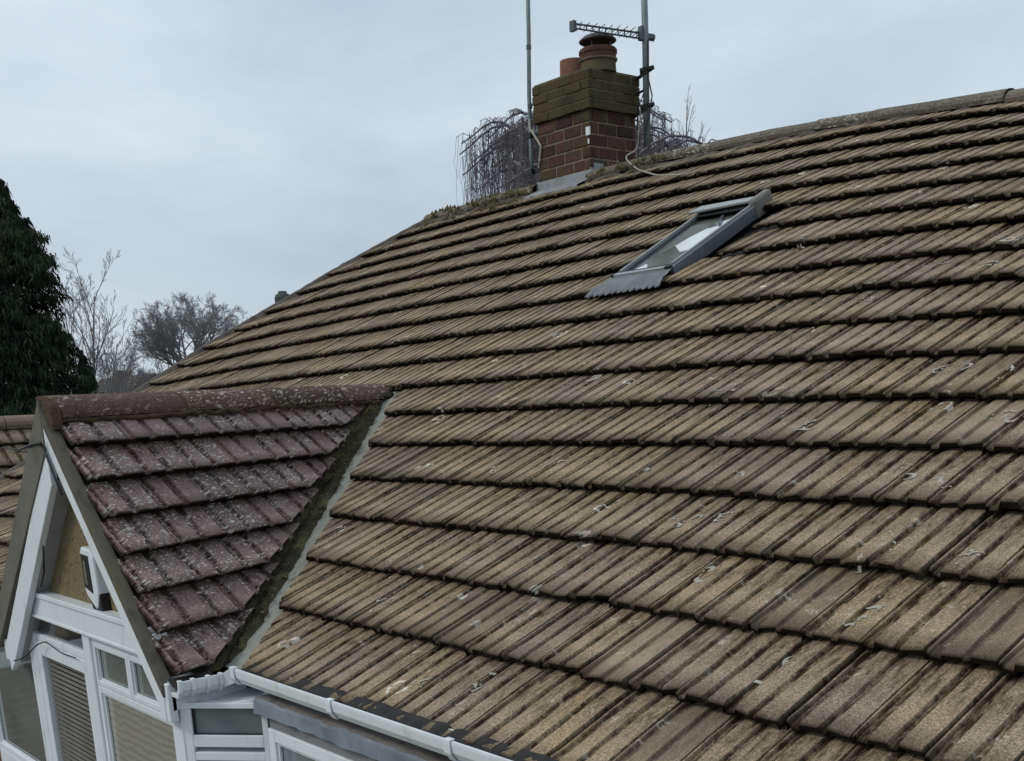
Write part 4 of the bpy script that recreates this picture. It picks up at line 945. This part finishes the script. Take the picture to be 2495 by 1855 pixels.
b = MB(); b.prism([(ax0+0.1, -0.82, 0.68), (ax1+0.02, -0.82, 0.85), (ax1+0.05, -0.82, 0.50), (ax1-0.02, -0.82, 0.42), (ax0+0.14, -0.82, 0.55)], (0, 0.14, 0)); b.build('base', M['iron'], ab, bevel=0.006)

# ------------------------------------------------------------------ neighbour, distant house, ground
def wm(x, y, z): return (x/U, y/U, z/U)      # metres to gauges
nb = thing('neighbour_house', 'tan tiled house at the left edge, behind the porch gable', 'house')
nC, nS = math.cos(R(38)), math.sin(R(38)); NR = 9.0; nx = -15.0; nz = 2.72
def nroof(a, n, off=0.0):
    d = NR-n; return Vector((nx+d*nC, a, nz-d*nS))+Vector((nS, 0, nC))*off
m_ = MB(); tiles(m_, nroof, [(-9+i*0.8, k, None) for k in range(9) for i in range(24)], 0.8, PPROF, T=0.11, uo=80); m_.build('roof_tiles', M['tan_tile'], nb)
m_ = MB(); m_.add([nroof(-9, 0, -0.1), nroof(10.2, 0, -0.1), nroof(10.2, 9, -0.1), nroof(-9, 9, -0.1), (nx-9*nC, -9, nz-9*nS), (nx-9*nC, 10.2, nz-9*nS)], [(0, 1, 2, 3), (3, 2, 5, 4)]); m_.build('roof', M['tan_tile'], nb)
m_ = MB()
for i in range(15): half_round(m_, (nx, -9+i*1.28, nz), (nx, -9+i*1.28+1.25, nz), 0.36)
m_.build('ridge', M['tan_tile'], nb)
m_ = MB(); m_.box((nx-6.6, -8.6, gz), (nx+6.6, 9.8, nz-9*nS+0.3)); m_.prism([(nx-6.6, -8.6, nz-9*nS+0.3), (nx+6.6, -8.6, nz-9*nS+0.3), (nx, -8.6, nz-0.3)], (0, 0.3, 0)); m_.prism([(nx-6.6, 9.5, nz-9*nS+0.3), (nx+6.6, 9.5, nz-9*nS+0.3), (nx, 9.5, nz-0.3)], (0, 0.3, 0)); m_.build('wall', M['brick_wall'], nb)
m_ = MB(); m_.box((nx+7.1, -9, nz-9*nS-0.35), (nx+7.3, 10.2, nz-9*nS+0.02)); m_.build('fascia', M['upvc'], nb)

dh = thing('distant_house', 'dark roofed house far off beyond the porch ridge, below the bare trees', 'house')
def dwall(x, y, w, d, h, rh, parent):
    m_ = MB(); m_.box((x-w/2, y-d/2, -2.45), (x+w/2, y+d/2, h)); m_.build('wall', M['brick_wall'], parent).scale
    m_ = MB(); m_.prism([(x-w/2-0.3, y-d/2-0.3, h), (x-w/2-0.3, y+d/2+0.3, h), (x-w/2-0.3, y, h+rh)], (w+0.6, 0, 0)); m_.build('roof', noisy('far_roof', (0.055, 0.048, 0.042), (0.085, 0.072, 0.06), 2, bump=0), parent)
U_SAVE = U
class MetreMB(MB):
    def build(s, *a, **k): k['scale'] = 1.0; return super().build(*a, **k)
MBold = MB
m_ = MetreMB(); m_.box((-61.5, 21.5, -2.45), (-54.5, 27.0, 1.3)); m_.build('wall', M['brick_wall'], dh)
m_ = MetreMB(); m_.prism([(-61.9, 21.0, 1.3), (-61.9, 27.5, 1.3), (-61.9, 24.3, 3.05)], (7.8, 0, 0)); m_.build('roof', noisy('far_roof', (0.055, 0.045, 0.038), (0.085, 0.068, 0.055), 2, bump=0), dh)
m_ = MetreMB(); m_.box((-58.6, 23.7, 2.6), (-57.9, 24.5, 3.35)); m_.build('chimney', M['brick_wall'], dh)

m_ = MetreMB(); S_ = 900; m_.add([(-S_, -S_, -2.45), (S_, -S_, -2.45), (S_, S_, -2.45), (-S_, S_, -2.45)], [(0, 1, 2, 3)])
tag(m_.build('ground', noisy('grass_ground', (0.035, 0.05, 0.018), (0.08, 0.09, 0.035), 0.6, 0.95, 0.1, bump=0)), kind='structure')
m_ = MetreMB(); m_.add([(-3.4, -6, -2.446), (12, -6, -2.446), (12, 0.31, -2.446), (-3.4, 0.31, -2.446)], [(0, 1, 2, 3)])
tag(m_.build('patio', noisy('paving', (0.14, 0.13, 0.11), (0.24, 0.22, 0.19), 1.5, 0.9)), kind='structure')

# ------------------------------------------------------------------ trees (metres)
def tube_fast(V, F, pts, rads, seg):
    o = len(V)
    n = len(pts)
    for i in range(n):
        d = pts[min(i+1, n-1)]-pts[max(i-1, 0)]; d = d/ (np.linalg.norm(d)+1e-9)
        r = np.array([0, 0, 1.]) if abs(d[2]) < 0.9 else np.array([1., 0, 0])
        a = np.cross(d, r); a /= np.linalg.norm(a); b = np.cross(a, d)
        for j in range(seg):
            t = 2*math.pi*j/seg; V.append(tuple(pts[i]+(a*math.cos(t)+b*math.sin(t))*rads[i]))
    for i in range(n-1):
        for j in range(seg): F.append((o+i*seg+j, o+i*seg+(j+1) % seg, o+(i+1)*seg+(j+1) % seg, o+(i+1)*seg+j))
def mesh_obj(name, V, F, m, parent, smooth=True):
    me = bpy.data.meshes.new(name); me.from_pydata(V, [], F); me.update(); me.materials.append(m)
    if smooth: me.polygons.foreach_set('use_smooth', [True]*len(me.polygons))
    o = bpy.data.objects.new(name, me); scene.collection.objects.link(o); o.parent = parent; return o
def grow(V, F, p, d, ln, rad, depth, prm, rs):
    """one limb with side limbs; prm: curve, kids, shrink, spread, up, seg"""
    nseg = 5; pts = [p.copy()]; rads = [rad]; q = p.copy(); dd = d/np.linalg.norm(d)
    for i in range(nseg):
        dd = dd+rs.normal(0, prm['wob'], 3)+np.array([0, 0, prm['up'][min(depth, len(prm['up'])-1)]]); dd /= np.linalg.norm(dd)
        q = q+dd*ln/nseg; pts.append(q.copy()); rads.append(rad*(1-0.75*(i+1)/nseg) if depth < prm['depth'] else rad*(1-0.5*(i+1)/nseg))
    tube_fast(V, F, pts, rads, 5 if depth == 0 else 3)
    if depth >= prm['depth']: return
    kids = prm['kids'][min(depth, len(prm['kids'])-1)]
    for kk in range(kids):
        t = prm['from']+(1-prm['from'])*(kk+rs.random()*0.8)/kids; i = min(int(t*nseg), nseg-1)
        base = pts[i]+(pts[i+1]-pts[i])*(t*nseg-i)
        loc = pts[i+1]-pts[i]; loc /= np.linalg.norm(loc)
        side = rs.normal(0, 1, 3); side -= loc*side.dot(loc); side /= np.linalg.norm(side)
        nd = loc*math.cos(prm['ang'])+side*math.sin(prm['ang'])
        grow(V, F, base, nd, ln*prm['shrink']*(0.7+0.5*rs.random())*(1.15-0.5*t), max(rads[i]*0.6, prm['tip']), depth+1, prm, rs)

twig = mat('twig_bark', (0.23, 0.215, 0.22), 0.9, spec=0.1); twig_b = mat('birch_twig', (0.165, 0.145, 0.16), 0.9, spec=0.1); trunk_m = noisy('tree_trunk', (0.08, 0.075, 0.07), (0.17, 0.16, 0.15), 8, 0.9)

def bare_tree(name, label, base, top, prm, seed, trunk_h, rad, group='bare winter trees'):
    rs = np.random.default_rng(seed); root = thing(name, label, 'tree', group)
    root.location = base
    V, F = [], []; tube_fast(V, F, [np.array([0, 0, 0.]), np.array([0.03, 0, trunk_h*0.5]), np.array([0, 0.03, trunk_h])], [rad*1.3, rad*1.05, rad*0.85], 10)
    mesh_obj('trunk', V, F, trunk_m, root)
    V, F = [], []
    for (d, l_, r_) in prm['limbs']: grow(V, F, np.array([0, 0, trunk_h*0.97]), np.array(d, float), l_, r_, 0, prm, rs)
    mesh_obj('crown', V, F, prm['mat'], root); return root
GZ = -2.45
def cam_pt(px, dist):
    """ground position: horizontal bearing of a landmark seen from the ladder, at a real distance"""
    return None
# direction to the right as seen in the photo at far left (perpendicular to the line of sight), and away
rt = Vector((cr.x, cr.y, 0)).normalized()
# upright bare tree
bare_tree('bare_tree', 'slender upright bare tree just right of the dark conifer', (-34.6, 13.45, GZ), 8, dict(depth=4, kids=[8, 5, 4, 4], shrink=0.50, ang=0.50, up=[0.03, 0.06, 0.03], wob=0.06, tip=0.007, **{'from': 0.28}, mat=twig,
    limbs=[((0.06*rt.x, 0.06*rt.y, 1), 5.0, 0.085), ((-0.20*rt.x, -0.20*rt.y, 1), 4.4, 0.06), ((0.22*rt.x, 0.22*rt.y, 1), 3.0, 0.045), ((0.62*rt.x, 0.62*rt.y, 1), 3.5, 0.05)]), 11, 2.7, 0.11)
# round spreading tree
def spread_limbs(n, elev, l_, r_, rs):
    o = []
    for i in range(n):
        a = 2*math.pi*i/n+rs.random()*0.5; e = R(elev+rs.uniform(-22, 28)); o.append(((math.cos(a)*math.cos(e), math.sin(a)*math.cos(e), math.sin(e)), l_*rs.uniform(0.8, 1.1), r_))
    return o
rs_ = np.random.default_rng(5)
bare_tree('bare_tree', 'round-headed spreading bare tree left of the far roof verge', (-37.8, 18.9, GZ), 8, dict(depth=4, kids=[8, 6, 6, 5], shrink=0.58, ang=0.66, up=[0.04, 0.03, 0.02], wob=0.08, tip=0.006, **{'from': 0.35}, mat=twig,
    limbs=spread_limbs(13, 40, 2.7, 0.09, rs_)), 21, 4.9, 0.24)
bare_tree('bare_tree', 'low bushy bare tree between the upright tree and the round one', (-39.0, 17.0, GZ), 8, dict(depth=4, kids=[6, 6, 4, 4], shrink=0.62, ang=0.60, up=[0.05, 0.02, 0.0], wob=0.08, tip=0.008, **{'from': 0.25}, mat=twig,
    limbs=spread_limbs(8, 38, 2.6, 0.08, rs_)), 31, 2.7, 0.16)
bare_tree('bare_tree', 'small thin bare tree low behind the porch ridge', (-36.0, 15.2, GZ), 8, dict(depth=4, kids=[6, 5, 5, 4], shrink=0.58, ang=0.62, up=[0.03, 0.02, 0.0], wob=0.12, tip=0.007, **{'from': 0.25}, mat=twig,
    limbs=spread_limbs(6, 50, 2.2, 0.05, rs_)), 41, 2.5, 0.1)

# weeping birch behind the chimney
def weeping(name, label, base, half_w, seed, top=0.0, limbs=None):
    rs = np.random.default_rng(seed); root = thing(name, label, 'tree'); root.location = base
    H = top-base[2]
    V, F = [], []; tube_fast(V, F, [np.array([0, 0, 0.]), np.array([0.1, 0, H*0.45]), np.array([0, 0.05, H*0.85])], [0.22, 0.16, 0.06], 10); mesh_obj('trunk', V, F, trunk_m, root)
    V, F = [], []; W_, G_ = [], []
    for li in range(80):
        z0 = H*rs.uniform(0.40, 0.84); a = rs.uniform(0, 2*math.pi)
        if li % 3: a = math.atan2(rt.y, rt.x)+(0 if rs.random() < 0.5 else math.pi)+rs.normal(0, 0.45)
        frac = (z0/H-0.40)/0.44; ln = half_w*rs.uniform(0.45, 0.95)*(1.0-0.42*frac**2)
        h = np.array([math.cos(a), math.sin(a), 0.]); side = np.array([-h[1], h[0], 0.])
        if h[0]*rt.x+h[1]*rt.y > 0.1: ln *= 1.08
        rise = rs.uniform(0.55, 1.25)*ln*0.42; pts = []; wob = rs.normal(0, 0.30)
        for i in range(11):
            t = i/10; pts.append(np.array([0, 0, z0])+h*ln*(t**0.9)+side*wob*math.sin(t*4)*ln*0.5+np.array([0, 0, rise*math.sin(min(t*1.15, 1)*math.pi*0.62)/0.93-0.30*ln*max(0, t-0.6)**1.4*2.2+min(0, 0)]))
        tube_fast(V, F, pts, [0.042*(1-0.75*i/10)+0.006 for i in range(11)], 4)
        for s_ in range(34):
            t = rs.uniform(0.22, 1.0); i = min(int(t*10), 9); b0 = pts[i]+(pts[i+1]-pts[i])*(t*10-i)
            # short arching spur, then pendulous strands
            ang = rs.uniform(0, 2*math.pi); sd_ = np.array([math.cos(ang), math.sin(ang), 0.]); L1 = rs.uniform(0.15, 0.5)
            sp_ = [b0, b0+sd_*L1*0.5+np.array([0, 0, 0.10]), b0+sd_*L1+np.array([0, 0, 0.02])]
            tube_fast(V, F, sp_, [0.011, 0.009, 0.007], 3)
            for u_ in range(rs.integers(2, 5)):
                st = sp_[1]+(sp_[2]-sp_[1])*rs.random(); hl = rs.uniform(0.7, 1.9)*(0.75+0.5*t); dr = rs.normal(0, 0.06, 2); q = [st]
                for jj in range(1, 6):
                    f_ = jj/5; q.append(st+np.array([sd_[0]*0.12*math.sin(f_*2)+dr[0]*f_*1.8+rs.normal(0, 0.022), sd_[1]*0.12*math.sin(f_*2)+dr[1]*f_*1.8+rs.normal(0, 0.022), -hl*f_]))
                tube_fast(W_, G_, q, [0.0055, 0.005, 0.0045, 0.004, 0.0035, 0.003], 3)
    mesh_obj('branches', V, F, twig_b, root); mesh_obj('hanging_twigs', W_, G_, twig_b, root); return root
weeping('weeping_birch', 'leafless weeping birch with purple hanging twigs behind the chimney', (-15.5, 20.2, GZ), 4.9, 3, top=9.2)
bare_tree('bare_tree', 'faint tall bare tree tip above the birch, right of the masts', (-19.0, 28.2, GZ), 8, dict(depth=3, kids=[8, 5, 4], shrink=0.32, ang=0.5, up=[0.05, 0.06, 0.03], wob=0.05, tip=0.005, **{'from': 0.2}, mat=twig, limbs=[((0.0, 0.0, 1), 4.4, 0.06), ((0.18, 0.1, 1), 3.4, 0.04), ((-0.2, -0.1, 1), 3.3, 0.04)]), 51, 8.1, 0.14)

# conifer
leaf = mat('conifer_leaf', rough=0.9, spec=0.1); k = NB(leaf)
oi = k.n('ShaderNodeAttribute', attribute_name='shade'); k.out(k.ramp(oi.outputs['Fac'], [(0.0, (0.011, 0.017, 0.012)), (0.5, (0.024, 0.038, 0.022)), (1.0, (0.065, 0.082, 0.038))]))
def conifer(name, label, base, H, rad_fn, seed, n_br):
    rs = np.random.default_rng(seed); root = thing(name, label, 'tree'); root.location = base
    V, F = [], []; tube_fast(V, F, [np.array([0, 0, 0.]), np.array([0, 0, H*0.5]), np.array([0, 0, H*0.97])], [0.25, 0.15, 0.02], 8); mesh_obj('trunk', V, F, trunk_m, root)
    V, F, S = [], [], []; B_, G_ = [], []
    lobes = [(rs.uniform(0, 6.28), rs.uniform(0, H), rs.uniform(0.8, 1.22)) for _ in range(46)]
    for bi in range(n_br):
        z = H*(1-(rs.random()**0.72)*0.93); a = rs.uniform(0, 2*math.pi)
        near = min(lobes, key=lambda q: ((math.cos(a)-math.cos(q[0]))**2+(math.sin(a)-math.sin(q[0]))**2)*1.2+((z-q[1])/0.8)**2)
        r = rad_fn(H-z)*rs.uniform(0.70, 1.04)*near[2]
        h = np.array([math.cos(a), math.sin(a), 0.]); sd_ = np.array([-h[1], h[0], 0.])
        droop = rs.uniform(0.10, 0.55); pts = [np.array([0, 0, z-0.1*r])+h*r*t+np.array([0, 0, 0.42*r*t-droop*r*t*t*1.25]) for t in (0.0, 0.35, 0.7, 1.0)]
        tube_fast(B_, G_, pts, [0.02, 0.014, 0.008, 0.004], 3); tone = rs.random()*0.6+near[2]*0.6-0.45
        for s_ in range(64):
            t = 0.30+0.74*rs.random()**0.65; i = min(int(t*3), 2); c_ = pts[i]+(pts[i+1]-pts[i])*(t*3-i)+sd_*rs.normal(0, 0.085*r**0.5)+np.array([0, 0, rs.normal(0, 0.035)])
            ln = rs.uniform(0.05, 0.20); w_ = rs.uniform(0.008, 0.024); dn = h*rs.uniform(0.0, 0.7)+sd_*rs.normal(0, 0.35)+np.array([0, 0, -1.0]); dn /= np.linalg.norm(dn)
            wv = np.cross(dn, rs.normal(0, 1, 3)); wv /= np.linalg.norm(wv); o = len(V)
            V += [tuple(c_-wv*w_), tuple(c_+wv*w_), tuple(c_+dn*ln)]; F.append((o, o+1, o+2)); S += [min(1, max(0, tone*0.7+rs.normal(0.15, 0.15)))]*3
    mesh_obj('branches', B_, G_, M['wood'], root)
    o = mesh_obj('foliage', V, F, leaf, root, smooth=False); at = o.data.attributes.new('shade', 'FLOAT', 'POINT'); at.data.foreach_set('value', np.array(S, dtype=np.float32))
    return root
def cr_fn(dz): return 0.16+0.80*min(dz, 1.5)/1.5+0.28*max(0, min(dz-1.5, 3))/1.5*0.6+0.12*max(0, dz-3.0)
conifer('conifer', 'tall dark green conifer with drooping sprays at the left edge', (-16.3, 5.45, GZ), 7.95, cr_fn, 9, 1500)
conifer('conifer', 'low pointed dark conifer tucked against the big one, above the porch ridge', (-16.75, 6.9, GZ), 4.75, lambda dz: 0.04+0.20*dz, 10, 260)
